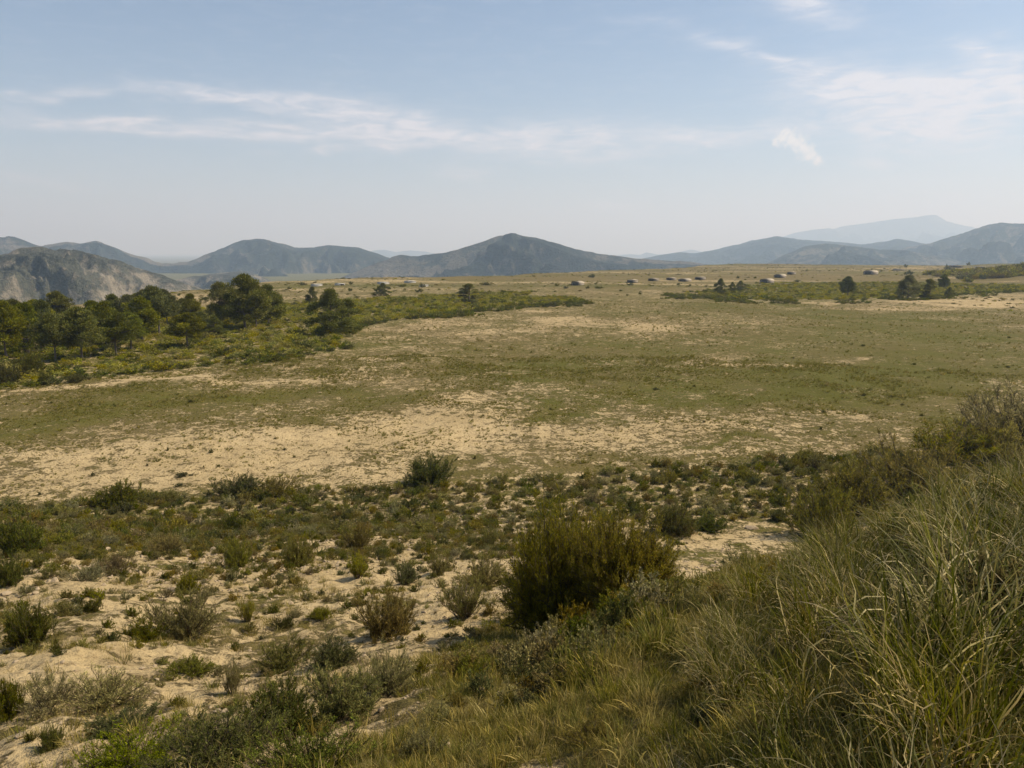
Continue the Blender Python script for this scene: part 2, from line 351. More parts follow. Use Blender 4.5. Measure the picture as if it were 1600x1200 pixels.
def cover_of(x, y, z):
    """cover, green in 0..1 at points of the ground"""
    r = np.hypot(x, y)
    c = np.full(x.shape, .70); g = np.full(x.shape, .35)
    wx = x+5*fbm(x/14, y/14, 3, 41)*np.clip(r/70, .15, 2); wy = y+9*fbm(x/17, y/17, 3, 42)*np.clip(r/70, .15, 2)
    px, py = project(x, y, z); front = (y > .5)
    for lst, sgn in ((BARE, -1), (GREEN, 1)):
        for (a, b, w, h, s) in lst:
            cx, cy, ru, rv, az = patch(a, b, w, h)
            u = (wx-cx)*math.cos(az)-(wy-cy)*math.sin(az); v = (wx-cx)*math.sin(az)+(wy-cy)*math.cos(az)
            k = np.exp(-1.1*((u/ru)**2+(v/rv)**2))*s
            if sgn < 0: c -= .38*k; g -= .2*k
            else: c += .35*k; g += .55*k
    c = c+.16*fbm(x/7, y/9, 4, 55)+.10*fbm(x/2.1, y/2.6, 3, 56)*(r < 200); g = g+.25*fbm(x/11, y/15, 4, 57)
    slope_c = .20+.26*fbm(x/4, y/4, 3, 51); slope_g = .3+.2*fbm(x/6, y/6, 2, 52)
    w = sstep(.6, 2.2, z)*(r < 75)
    c = c*(1-w)+slope_c*w; g = g*(1-w)+slope_g*w
    jx = px+18*vnoise(x/2, y/2, 61); jy = py+10*vnoise(x/2+40, y/2, 62)
    inb = in_poly(jx, jy, BAND) & front & (r < 80); c = np.where(inb, .55, c); g = np.where(inb, .45, g)
    inm = (in_poly(px, py, MEADOW) | (px > 1650)) & front & (r < 26); c = np.where(inm, .74+.3*fbm(x/1.1, y/1.1, 3, 63), c); g = np.where(inm, .45+.4*fbm(x/1.7, y/1.7, 2, 64), g)
    ins = (in_poly(px, py, SCRUB_A) | in_poly(px, py, SCRUB_B)) & front & (r > 90); c = np.where(ins, .62, c); g = np.where(ins, .7, g)
    far = sstep(330, 420, r); c = c+far*(.26+.55*fbm(x/90, y/30, 3, 71)); g = g-far*(.05+.5*fbm(x/130, y/45, 2, 73))
    vall = sstep(-3, -18, z); c = c*(1-vall)+.97*vall; g = g*(1-vall)+.75*vall
    return np.clip(c, 0, 1), np.clip(g, 0, 1)

def build_ground():
    rs = [0.4]
    while rs[-1] < 46000:
        r = rs[-1]; k = .008 if r < 70 else (.0055 if r < 150 else (.008 if r < 1400 else .035)); rs.append(r*(1+k))
    rs = np.array(rs)
    az = np.concatenate([np.arange(-180, -42, 3.), np.arange(-42, 42, .125), np.arange(42, 180, 3.)])
    A, Rr = np.meshgrid(np.radians(az), rs); x = Rr*np.sin(A); y = Rr*np.cos(A)
    z = terrain_z(x, y)
    nr, na = x.shape
    idx = np.arange(nr*na).reshape(nr, na)
    a = idx[:-1]; b = idx[1:]
    Q = np.stack([a, b, np.roll(b, -1, 1), np.roll(a, -1, 1)], -1).reshape(-1, 4)
    V = np.stack([x, y, z], -1).reshape(-1, 3)
    V = np.concatenate([V, [[0, 0, float(terrain_z(0, .01))]]]); c0 = len(V)-1
    T = np.stack([np.full(na, c0), idx[0], np.roll(idx[0], -1)], -1)
    c, g = cover_of(V[:, 0], V[:, 1], V[:, 2])
    me = mesh_np('ground', V, [Q, T], M_GROUND, np.stack([c, g, c*0], -1), True)
    return tag(obj('ground', me), kind='structure')
build_ground()

# ------------------------------------------------------------------ hills and mountains
def ridge_range(name, sky, D, base_py, depth, mat, seed, rough=1.0, spacing=6, back=1.2, erode=None):
    """A hill range: crest heights follow the skyline at distance D, flanks with spurs and gullies fall in front and behind."""
    px = np.array([p[0] for p in sky], float); py = np.array([p[1] for p in sky], float)
    xs = np.arange(px[0], px[-1]+.1, spacing)
    k = np.interp(xs, px, py)
    ker = np.exp(-.5*(np.arange(-4, 5)/.8)**2); ker /= ker.sum()
    k = np.convolve(np.pad(k, 4, 'edge'), ker, 'valid')
    rays = np.array([ray(a, b) for a, b in zip(xs, k)]); hor = np.hypot(rays[:, 0], rays[:, 1])
    crest = CAM_Z+D*rays[:, 2]/hor
    u = np.stack([rays[:, 0]/hor, rays[:, 1]/hor], -1)
    zb = CAM_Z+D*ray(800, base_py)[2]
    rb = np.array([ray(a, base_py) for a in xs])
    base = np.full(len(xs), min(CAM_Z-90, zb))
    nt_ = 150
    t = np.concatenate([np.linspace(-1, 0, nt_), np.linspace(0, 1, 50)[1:]])
    H = np.maximum(crest-base, 2.)
    wd = depth*np.clip((H/H.max())**.7, .25, 1)
    Tm, Xi = np.meshgrid(t, np.arange(len(xs)))
    w = wd[Xi]
    r = D+np.where(Tm < 0, Tm*w, Tm*w*back)
    X = r*u[Xi, 0]; Y = r*u[Xi, 1]
    prof = np.where(Tm < 0, 1-np.clip(-Tm, 0, 1)**.95*.62-.38*sstep(0, 1, -Tm), np.clip(1-Tm, 0, 1)**1.3)
    sc = depth*.26
    gul = ridged(X/sc+fbm(X/sc, Y/sc, 2, seed+3)*.5, Y/sc, 5, seed)-.55
    env = np.sin(np.pi*np.clip(-Tm, 0, 1)**.8)
    nz = rough*H[Xi]*(1.15*gul*env+.20*fbm(X/(sc*.22), Y/(sc*.22), 6, seed+9, .6)*(1-prof*.7))
    crest_n = rough*H.max()*.022*fbm(X/(depth*.06), Y/(depth*.07), 3, seed+5)*np.exp(-(Tm/.12)**2)
    Z = base[Xi]+H[Xi]*prof+np.minimum(nz, H[Xi]*.22*np.clip(-Tm*3, 0, 1))+crest_n
    er = np.clip(.5-.55*gul+(.25 if erode else 0)*(1-prof)+(erode(xs[Xi], prof) if callable(erode) else 0), 0, 1)
    n0, n1 = X.shape
    idx = np.arange(n0*n1).reshape(n0, n1)
    Q = np.stack([idx[:-1, :-1], idx[1:, :-1], idx[1:, 1:], idx[:-1, 1:]], -1).reshape(-1, 4)[:, ::-1]
    me = mesh_np(name, np.stack([X, Y, Z], -1).reshape(-1, 3), [Q], mat, np.repeat(er.reshape(-1, 1), 3, 1), True)
    return tag(obj(name, me), kind='structure')
HM_NEAR = hill_mat('hill_scrub_near', (.080, .082, .060), (.044, .048, .036), (.36, .31, .23), .49, 1.0)
HM_MID = hill_mat('hill_scrub_mid', (.028, .036, .026), (.015, .021, .016), (.20, .17, .125), .535, .5)
HM_FAR = hill_mat('mountain_scrub', (.022, .03, .024), (.013, .019, .015), (.13, .12, .10), .62, .2)
ridge_range('hill', [(-320, 415), (-200, 402), (-80, 396), (0, 392), (55, 386), (100, 389), (150, 396), (190, 409), (240, 426), (285, 441), (330, 456), (380, 480)], 1500, 500, 620, HM_NEAR, 101, .75, 3,
            erode=lambda x, p: .30*sstep(.62, .25, p)+.12*sstep(130, 250, x)*(p < .97)-.10)
ridge_range('hill', [(230, 460), (270, 438), (300, 431), (340, 427), (380, 424), (410, 432), (440, 446), (470, 466)], 2300, 470, 500, HM_NEAR, 131, .8, 3)
ridge_range('hill', [(-350, 392), (-200, 380), (-80, 375), (0, 366), (20, 367), (45, 377), (65, 384), (85, 380), (105, 378), (125, 381), (150, 376), (180, 385), (205, 398), (240, 406), (270, 410), (295, 407), (340, 390), (380, 375), (412, 373), (440, 381), (460, 388), (487, 386), (512, 382), (540, 386), (565, 388), (590, 395), (620, 408), (680, 425), (740, 445)], 4200, 450, 1500, HM_MID, 163, 1.0, 3)
ridge_range('hill', [(460, 470), (515, 440), (555, 424), (600, 406), (625, 400), (660, 398), (700, 393), (740, 383), (770, 372), (790, 364), (803, 362), (816, 368), (840, 372), (870, 380), (900, 390), (940, 398), (980, 402), (1020, 405), (1070, 409), (1120, 416), (1180, 432)], 3000, 440, 1100, HM_MID, 199, 1.0, 3)
ridge_range('hill', [(960, 420), (1000, 405), (1030, 398), (1060, 394), (1085, 396), (1110, 391), (1140, 385), (1180, 375), (1215, 369), (1250, 374), (1300, 377), (1350, 381), (1385, 377), (1400, 373), (1425, 377), (1460, 384), (1520, 386), (1600, 390), (1700, 400)], 6800, 415, 2200, HM_FAR, 233, 1.0, 3)
ridge_range('hill', [(1180, 420), (1225, 399), (1255, 385), (1290, 381), (1330, 384), (1370, 389), (1420, 391), (1480, 402), (1540, 420)], 4300, 415, 1100, HM_MID, 271, .9, 3)
ridge_range('hill', [(1330, 410), (1380, 394), (1430, 384), (1480, 373), (1520, 358), (1545, 350), (1563, 347), (1580, 350), (1600, 350), (1640, 346), (1720, 340), (1850, 352), (2000, 375)], 5200, 415, 1500, HM_MID, 307, 1.0, 3)
ridge_range('mountain', [(1180, 385), (1235, 366), (1270, 359), (1300, 356), (1345, 350), (1385, 344), (1425, 340), (1445, 336), (1462, 335), (1472, 340), (1490, 348), (1520, 355), (1560, 366), (1620, 385)], 16500, 405, 3600, HM_FAR, 353, .8, 3)
ridge_range('mountain', [(540, 405), (585, 391), (600, 390), (620, 394), (640, 391), (665, 393), (720, 405)], 15500, 405, 2500, HM_FAR, 371, .8, 3)
ridge_range('mountain', [(900, 412), (960, 400), (985, 397), (1000, 399), (1010, 394), (1030, 398), (1060, 394), (1080, 390), (1095, 393), (1140, 405)], 15000, 405, 2500, HM_FAR, 389, .8, 2)

# ------------------------------------------------------------------ plant meshes
OLIVE = [(.115, .112, .036), (.075, .08, .027), (.15, .135, .05), (.17, .125, .06)]
BROWN = [(.13, .105, .05), (.09, .08, .035), (.19, .15, .08), (.10, .075, .04)]
DARK = [(.06, .066, .024), (.042, .05, .018), (.085, .085, .032), (.12, .095, .045)]
GREY = [(.20, .18, .13), (.14, .13, .085), (.09, .09, .045), (.26, .23, .175)]
FRESH = [(.085, .098, .024), (.062, .076, .018), (.11, .112, .03), (.055, .062, .018)]
YELL = [(.205, .19, .046), (.19, .18, .043), (.215, .195, .05), (.17, .162, .04)]
PINE = [(.080, .086, .024), (.058, .064, .018), (.108, .106, .03), (.115, .10, .034)]
def shrub_geo(seed, stems, leaves, ll, lw, pal, wts=(4, 3, 2, 1), spread=1.0, upness=.5, lobes=.28, sub=5, low=.05):
    """Unit shrub (radius about 1, height about 1): returns (foliage Geo, stems Geo)."""
    rg = np.random.default_rng(seed)
    ph = rg.uniform(0, 2*np.pi, stems); ct = rg.uniform(low, 1, stems)**.8; th = np.arccos(ct)*spread
    k = (.72+.33*rg.random(stems))*(1+lobes*np.sin(ph*2+rg.uniform(0, 6))*np.sin(th)+lobes*.7*np.sin(ph*3+rg.uniform(0, 6)))
    k = np.clip(k*np.where(rg.random(stems) < .1, 1.12, 1), .5, 1.22)
    tip = np.stack([np.sin(th)*np.cos(ph), np.sin(th)*np.sin(ph), np.cos(th)+.05], -1)*k[:, None]
    b0 = np.stack([rg.normal(size=stems)*.10, rg.normal(size=stems)*.10, np.full(stems, -.06)], -1)
    ctl = b0+(tip-b0)*np.array([.55, .55, .38])+rg.normal(size=(stems, 3))*.05
    def bez(t):  # t: stems x m
        t = t[..., None]; return (1-t)**2*b0[:, None]+2*t*(1-t)*ctl[:, None]+t*t*tip[:, None]
    gs = Geo(); tt = np.broadcast_to(np.linspace(0, 1, 6), (stems, 6))
    pa = bez(tt); rad = np.interp(tt, [0, 1], [.016, .004])*rg.uniform(.6, 1.2, (stems, 1))
    g_tubes(gs, pa, rad, np.array([.10, .075, .05]))
    m = sub; ts = rg.uniform(.35, 1, (stems, m)); q0 = bez(ts); q1 = bez(np.clip(ts+.03, 0, 1.03))
    d = norm(norm(q1-q0)+rg.normal(size=q0.shape)*.55+np.array([0, 0, upness]))
    ln = rg.uniform(.12, .32, (stems, m, 1))
    q0 = q0.reshape(-1, 3); qe = q0+(d*ln).reshape(-1, 3); d = d.reshape(-1, 3)
    tw = np.stack([q0, (q0+qe)/2+rg.normal(size=q0.shape)*.015, qe], 1)
    g_tubes(gs, tw, np.broadcast_to(np.array([.006, .004, .002]), (len(q0), 3)), np.array([.13, .10, .065]))
    gf = Geo(); i = rg.integers(0, len(q0), leaves); s = rg.random((leaves, 1))**.8
    P = q0[i]*(1-s)+qe[i]*s+rg.normal(size=(leaves, 3))*.012
    D = d[i]*.9+rg.normal(size=(leaves, 3))*.6+np.array([0, 0, .25])
    twc = np.exp(rg.normal(size=len(q0))*.18)
    C = pick(rg, leaves, pal, wts)*twc[i][:, None]
    P[:, 2] = np.maximum(P[:, 2], .01)
    g_leaves(gf, P, D, ll*rg.uniform(.6, 1.4, leaves), lw*rg.uniform(.7, 1.3, leaves), C, rg)
    return gf, gs
def merge(gf, gs):
    g = Geo()
    for q in (gf, gs):
        V = np.concatenate(q.V); C = np.concatenate(q.C); g.add(V, Q=np.concatenate(q.Q), C=C)
    return g
HERO = {}
def hero(kind, var):
    key = (kind, var)
    if key in HERO: return HERO[key]
    s = hash_ = 1000+sum(map(ord, kind))*7+var
    spec = dict(
        olive=(110, 21000, .07, .014, OLIVE, (4, 3, 2, 1), 1.0, .6, .25, 6),
        brown=(90, 14000, .075, .013, BROWN, (4, 3, 2, 1), 1.0, .7, .32, 6),
        dark=(110, 21000, .07, .015, DARK, (4, 3, 2, 1), 1.0, .5, .25, 6),
        grey=(90, 8000, .09, .013, GREY, (4, 3, 3, 2), 1.0, .6, .25, 7),
        fresh=(120, 20000, .06, .013, FRESH, (4, 3, 2, 1), 1.0, .5, .25, 6),
        feather=(56, 6500, .10, .013, OLIVE, (4, 3, 3, 2), .75, 1.1, .2, 6),
        big=(280, 120000, .042, .0078, [(.14, .125, .038), (.09, .085, .027), (.19, .16, .055), (.17, .12, .05)], (4, 4, 3, 1), 1.02, .45, .12, 10))[kind]
    gf, gs = shrub_geo(s, *spec)
    HERO[key] = (gf.mesh('shrub_foliage', M_PLANT), gs.mesh('shrub_stems', M_PLANT))
    return HERO[key]
def shrub(px, py, w, h, kind, label, var=None, cat='shrub', group=None, sink=.04):
    x, y, z, d = at(px, py)
    W = w*d/F/2; H = h*d/F*1.0
    var = random.randrange(3) if var is None else var
    mf, ms = hero(kind, var)
    e = bpy.data.objects.new('shrub', None); COL.objects.link(e); e.empty_display_size = .2
    back = W*.6; rr = math.hypot(x, y); x += x/rr*back*.5; y += y/rr*back*.5; z = float(terrain_z(x, y))
    e.location = (x, y, z-sink); e.rotation_euler = (0, 0, random.uniform(0, 6.28)); e.scale = (W, W, H)
    obj('foliage', mf, e); obj('stems', ms, e)
    return tag(e, label, cat, group)

# ------------------------------------------------------------------ shrubs seen one by one on the slope
SLOPE_SHRUBS = [
 (880, 978, 205, 172, 'big', 'large olive bush on the slope, by far the biggest bush of the hillside', 0),
 (972, 938, 170, 122, 'big', 'paler olive bush grown into the right side of the biggest bush', 1),
 (828, 962, 90, 62, 'dark', 'low dark bush tucked against the left foot of the biggest bush', 0),
 (45, 1008, 82, 60, 'dark', 'dense dark green bush alone on sand near the left picture edge', 1),
 (290, 1000, 110, 66, 'brown', 'sprawling brown-green bush, widest of those on the open sandy slope', 0),
 (225, 1003, 62, 32, 'dark', 'low dark shrub touching the left end of the sprawling brown bush', 2),
 (295, 928, 42, 34, 'olive', 'small upright olive shrub just uphill of the sprawling brown bush', 1),
 (387, 972, 36, 36, 'feather', 'thin spiky green shrub standing right of the sprawling brown bush', 1),
 (165, 1105, 130, 50, 'grey', 'long grey-topped hummock of dry twigs over green growth', 0),
 (75, 1112, 95, 48, 'grey', 'greyish hummock filling the gap between dark edge bush and long hummock', 1),
 (12, 1124, 62, 66, 'dark', 'dark green bush cut by the picture edge beside the grey hummocks', 0),
 (295, 1054, 80, 26, 'fresh', 'flat dark green mat lying above the pale sandy track', 0),
 (364, 1084, 40, 54, 'feather', 'thin upright shrub with bare stem at the end of the sandy track', 0),
 (185, 1150, 115, 38, 'dark', 'low dark straggling shrub above the bright green foreground mat', 1),
 (82, 1172, 42, 42, 'dark', 'small round bush with a shadow on bare sand, bottom left corner', 2),
 (210, 1218, 210, 66, 'fresh', 'bright green spreading bush at the bottom edge, leftmost of three', 1),
 (335, 1205, 220, 76, 'fresh', 'bright green spreading bush at the bottom edge, between its two like', 2),
 (430, 1158, 170, 88, 'dark', 'dark glossy-leaved bush above the bright green fine-leaved one', 1),
 (485, 1218, 200, 78, 'fresh', 'bright fine-leaved bush below the dark glossy one at the bottom edge', 0),
 (605, 1000, 112, 72, 'brown', 'brown-green bushy shrub on the ledge left of the biggest bush', 1),
 (725, 970, 92, 62, 'feather', 'pale feathery shrub with open base beside the biggest bush', 2),
 (440, 1046, 95, 42, 'olive', 'low olive mound below the sandy slope, left one of a touching pair', 2),
 (520, 1042, 90, 40, 'dark', 'low dark mound, right one of a touching pair below the brown bush', 0),
 (606, 1085, 88, 66, 'grey', 'round tuft with grey dead twigs standing above its green skirt', 2),
 (535, 1125, 160, 70, 'olive', 'olive bush between the grey twiggy tuft and the bright green bush', 0),
 (445, 984, 36, 22, 'dark', 'little dark cushion alone on the sandy slope above the low mounds', 1),
 (500, 968, 40, 16, 'olive', 'flat little green cushion on the sandy slope right of a dark one', 0),
 (467, 885, 52, 46, 'olive', 'neat rounded olive shrub on bare sand in the middle of the slope', 1),
 (560, 905, 44, 38, 'feather', 'upright yellowish shrub on sand, right of the neat rounded one', 1),
 (635, 912, 42, 30, 'dark', 'small spreading dark shrub between two upright pale ones', 2),
 (685, 900, 40, 36, 'feather', 'small upright pale shrub left of the broad mixed clump', 0),
 (755, 918, 90, 42, 'brown', 'broad mixed brown clump up against the biggest bush', 2),
 (560, 858, 46, 36, 'brown', 'greyish brown shrub at the lower fringe of the green band', 0),
 (765, 858, 32, 34, 'feather', 'spiky light green plant with splayed leaves on pale soil', 2),
 (672, 758, 82, 42, 'dark', 'dark rounded bush on the field edge, tallest along the band', 2),
 (375, 779, 78, 34, 'dark', 'dark wide bush on the field edge with a thin spire behind', 1),
 (432, 777, 68, 28, 'brown', 'brownish bush joined to the right of the wide dark one', 1),
 (186, 793, 78, 36, 'dark', 'dark rounded bush on the field edge, nearest the left side', 0),
 (262, 784, 46, 16, 'olive', 'low flat bush right of the leftmost field edge bush', 1),
 (32, 866, 86, 60, 'dark', 'big dark bush at the left picture edge below the band', 1),
 (14, 916, 46, 46, 'dark', 'smaller dark bush at the left picture edge, under the big one', 2),
 (260, 867, 60, 34, 'brown', 'brownish shrub under the band, leftmost of three in a row', 0),
 (366, 832, 42, 30, 'dark', 'dark bush inside the lower edge of the green band', 0),
 (372, 886, 50, 42, 'olive', 'olive shrub with dark base on sand, below the dark band bush', 2),
 (135, 908, 60, 24, 'grey', 'low grey-green shrub amid stones on the upper left slope', 1),
 (180, 893, 56, 28, 'brown', 'low brown shrub with stones about it on the upper left slope', 1),
 (100, 962, 40, 22, 'olive', 'small olive cushion right of the dense dark bush', 2),
 (140, 957, 40, 22, 'dark', 'small dark cushion, right one of two beside the dense dark bush', 1),
 (1052, 836, 78, 42, 'dark', 'dark green bush behind the biggest bush, just right of its crown', 0),
 (1108, 830, 64, 24, 'fresh', 'low fresh green bush leaning on the dark one behind it', 1),
 (1070, 975, 62, 48, 'dark', 'dark tussocky bush on the grassy shoulder below the biggest bush', 2),
 (1217, 815, 26, 20, 'dark', 'small dark cushion by the pale sandy patch near the long grass', 1),
 (1290, 842, 110, 76, 'olive', 'olive twiggy bush at the left rim of the long grass', 2),
 (1340, 805, 150, 72, 'brown', 'brown twiggy bush on the rim of the shoulder, lowest on the rim', 1),
 (1425, 778, 170, 80, 'brown', 'brown twiggy bush on the rim of the shoulder, middle of the rim', 2),
 (1490, 730, 190, 56, 'feather', 'feathery dull green bush on the rim under the topmost brown one', 2),
 (1545, 728, 150, 66, 'brown', 'dense brown bush filling the rim between the feathery bush and the topmost one', 1),
 (1585, 700, 200, 84, 'brown', 'brown twiggy bush at the top of the rim by the picture edge', 0),
 (840, 1015, 70, 26, 'grey', 'grey-brown dry tuft at the shaded foot of the biggest bush', 0),
 (690, 1140, 70, 40, 'grey', 'grey dry cushion on the grassy slope, uphill of a stony scar', 1),
 (660, 1185, 90, 46, 'brown', 'brown dry cushion beside the stony scar at the bottom edge', 1),
 (790, 1120, 60, 34, 'brown', 'little brown cushion amid short grass right of the grey one', 2),
 (740, 1060, 70, 34, 'olive', 'little olive cushion in short grass under the sandy ledge', 0),
 (900, 1080, 80, 40, 'olive', 'flattened olive cushion in dry grass left of the tall tussocks', 1),
 (930, 1160, 90, 46, 'brown', 'dull brown cushion in grass near the bottom edge', 0),
]
for (px, py, w, h, k, lab, var) in SLOPE_SHRUBS: shrub(px, py, w, h, k, lab, var)

# ------------------------------------------------------------------ low cushions of the band at the foot of the slope
def scatter(n, rmin, rmax, azmin, azmax, seed, keep):
    rg = np.random.default_rng(seed)
    a = np.radians(rg.uniform(azmin, azmax, n)); r = np.sqrt(rg.uniform(rmin**2, rmax**2, n))
    x = r*np.sin(a); y = r*np.cos(a); z = terrain_z(x, y); px, py = project(x, y, z)
    k = keep(x, y, z, px, py, rg)
    return x[k], y[k], z[k], px[k], py[k]
CUSH = []
for i, (pal, ll) in enumerate(((OLIVE, .12), (DARK, .12), (OLIVE, .11), (BROWN, .12), (FRESH, .11), (GREY, .11))):
    gf, gs = shrub_geo(500+i, 38, 3200, ll, .034, pal, (4, 3, 2, 1), 1.0, .45, .25, 5)
    CUSH.append(merge(gf, gs).mesh('cushion_shrub', M_PLANT))
def jitter_poly(px, py, x, y, poly, a=9, s=2.5):
    return in_poly(px+2*a*vnoise(x/s, y/s, 61), py+a*vnoise(x/s+40, y/s, 62), poly)
bx, by, bz, bpx_, bpy_ = scatter(26000, 30, 80, -36, 30, 31, lambda x, y, z, px, py, rg: jitter_poly(px, py, x, y, BAND) & (rg.random(len(x)) < .86+.6*fbm(x/5, y/5, 3, 33)))
# spread out: at most one cushion per 0.75 m cell
cell = {}
for i in range(len(bx)):
    cell.setdefault((int(bx[i]/.70), int(by[i]/.70)), i)
bi = np.array(list(cell.values()))
rgb = np.random.default_rng(77)
bs = (1+.35*sstep(50, 64, np.hypot(bx[bi], by[bi])))*rgb.uniform(.19, .44, len(bi))*np.where(rgb.random(len(bi)) < .1, 1.45, 1)
vis = bs/np.hypot(bx[bi], by[bi]); order = np.argsort(-vis)
N_IND = 210
for k in order[:N_IND]:
    i = bi[k]; v = int(rgb.choice(6, p=[.27, .25, .10, .16, .06, .16]))
    o = obj('cushion_shrub', CUSH[v]); s = bs[k]
    o.location = (bx[i], by[i], bz[i]-.02); o.rotation_euler = (0, 0, rgb.uniform(0, 6.28)); o.scale = (s*1.15, s*1.15, s*rgb.uniform(.8, 1.15))
    tag(o, 'low cushion shrub in the dense green band along the foot of the slope', 'shrub', 'cushion shrubs of the green band')
rest = bi[order[N_IND:]]; rest_s = bs[order[N_IND:]]

# ------------------------------------------------------------------ scattered masses nobody could count
def protos(meshes, name):
    c = bpy.data.collections.new(name)
    for i, m in enumerate(meshes):
        o = bpy.data.objects.new('%s_kind' % name, m); c.objects.link(o)
    return c
def stuff(name, meshes, x, y, z, scl, seed, tilt=.12, wts=None, sz=None):
    rg = np.random.default_rng(seed); n = len(x)
    me = bpy.data.meshes.new(name); me.vertices.add(n)
    me.vertices.foreach_set('co', np.stack([x, y, z], -1).astype(np.float32).ravel())
    rot = np.stack([rg.normal(size=n)*tilt, rg.normal(size=n)*tilt, rg.uniform(0, 6.283, n)], -1).astype(np.float32)
    sv = np.repeat(np.asarray(scl)[:, None], 3, 1); sv[:, 2] *= rg.uniform(.75, 1.25, n) if sz is None else sz
    for nm, ty, key, d in (('rot', 'FLOAT_VECTOR', 'vector', rot), ('scl', 'FLOAT_VECTOR', 'vector', sv.astype(np.float32))):
        a = me.attributes.new(nm, ty, 'POINT'); a.data.foreach_set(key, d.ravel())
    a = me.attributes.new('pick', 'INT', 'POINT'); a.data.foreach_set('value', rg.choice(len(meshes), n, p=wts).astype(np.int32))
    o = obj(name, me)
    ng = bpy.data.node_groups.new(name+'_scatter', 'GeometryNodeTree')
    ng.interface.new_socket('Geometry', in_out='INPUT', socket_type='NodeSocketGeometry'); ng.interface.new_socket('Geometry', in_out='OUTPUT', socket_type='NodeSocketGeometry')
    i_ = ng.nodes.new('NodeGroupInput'); o_ = ng.nodes.new('NodeGroupOutput')
    ip = ng.nodes.new('GeometryNodeInstanceOnPoints'); ci = ng.nodes.new('GeometryNodeCollectionInfo')
    ci.inputs['Collection'].default_value = protos(meshes, name); ci.inputs['Separate Children'].default_value = True; ci.inputs['Reset Children'].default_value = True
    def na(nm, ty):
        q = ng.nodes.new('GeometryNodeInputNamedAttribute'); q.data_type = ty; q.inputs['Name'].default_value = nm; return q.outputs['Attribute']
    L = ng.links
    L.new(i_.outputs[0], ip.inputs['Points']); L.new(ci.outputs[0], ip.inputs['Instance']); ip.inputs['Pick Instance'].default_value = True
    L.new(na('pick', 'INT'), ip.inputs['Instance Index'])
    er = ng.nodes.new('FunctionNodeEulerToRotation'); L.new(na('rot', 'FLOAT_VECTOR'), er.inputs[0]); L.new(er.outputs[0], ip.inputs['Rotation'])
    L.new(na('scl', 'FLOAT_VECTOR'), ip.inputs['Scale']); L.new(ip.outputs[0], o_.inputs[0])
    md = o.modifiers.new('scatter', 'NODES'); md.node_group = ng
    return tag(o, kind='stuff')
stuff('undergrowth', CUSH, bx[rest], by[rest], bz[rest]-.02, rest_s, 5)

# sparse small herbs between the band and the near slope, and pale ones on the sandy slope
hx, hy, hz, hpx, hpy = scatter(15000, 7, 56, -40, 20, 35, lambda x, y, z, px, py, rg: (~in_poly(px, py, MEADOW)) & (z > .4) & (rg.random(len(x)) < np.where((py > 830) & (py < 875), .75, .22)+.35*fbm(x/5, y/5, 3, 36)))
rgh = np.random.default_rng(36)
stuff('herbs', [CUSH[0], CUSH[3], CUSH[1], CUSH[5]], hx, hy, hz-.01, rgh.uniform(.05, .24, len(hx))*np.clip(np.hypot(hx, hy)/22, .55, 1.1), 6)

# grass tufts of the field and slope
def tuft_mesh(seed, n, pal, wts, lean=.7, curl=.9, w=.03, nseg=3, rad=.25, l=(.3, 1.)):
    rg = np.random.default_rng(seed); g = Geo()
    a = rg.uniform(0, 6.283, n); rr = rad*np.sqrt(rg.random(n)); base = np.stack([rr*np.cos(a), rr*np.sin(a), np.full(n, -.03)], -1)
    g_blades(g, base, a+rg.normal(size=n)*.7, np.abs(rg.normal(size=n))*lean*.5, rg.uniform(*l, n), w*rg.uniform(.6, 1.3, n), rg.uniform(.2, 1.2, n)*curl, pick(rg, n, pal, wts), rg, nseg)
    return g.mesh('grass_tuft', M_GRASS)
DRYP = [(.26, .21, .13), (.19, .155, .09), (.15, .125, .068), (.10, .088, .045)]
GRNP = [(.095, .092, .026), (.07, .074, .02), (.125, .11, .04), (.18, .15, .08)]
TUFT = [tuft_mesh(600, 46, GRNP, (5, 4, 2, 1), w=.05), tuft_mesh(601, 46, DRYP, (2, 3, 3, 3), w=.05), tuft_mesh(602, 40, GRNP, (3, 3, 3, 3), w=.055), tuft_mesh(603, 40, OLIVE, (3, 4, 2, 2), w=.06, lean=1.0)]
def field_keep(x, y, z, px, py, rg):
    c, g = cover_of(x, y, z)
    return (z < 1.0) & ~in_poly(px, py, BAND) & ~in_poly(px, py, SCRUB_A) & ~in_poly(px, py, SCRUB_B) & (rg.random(len(x)) < (.55+.35*c)*(.75+.9*fbm(x/4, y/5, 3, 58)))
fx, fy, fz, fpx, fpy = scatter(110000, 40, 125, -36, 36, 41, field_keep)
rgf = np.random.default_rng(43)
gx, gy, gz, gpx, gpy = scatter(34000, 125, 270, -36, 36, 42, field_keep)
fx = np.concatenate([fx, gx]); fy = np.concatenate([fy, gy]); fz = np.concatenate([fz, gz])
fr = np.hypot(fx, fy)
stuff('field_grass', TUFT, fx, fy, fz-.01, np.clip(rgf.lognormal(-1.95, .5, len(fx)), .04, .5)*np.clip(fr/85, .75, 1.6)*(1+.35*fbm(fx/6, fy/6, 2, 44)), 8, wts=[.42, .12, .22, .24], sz=rgf.uniform(.4, .95, len(fx)))

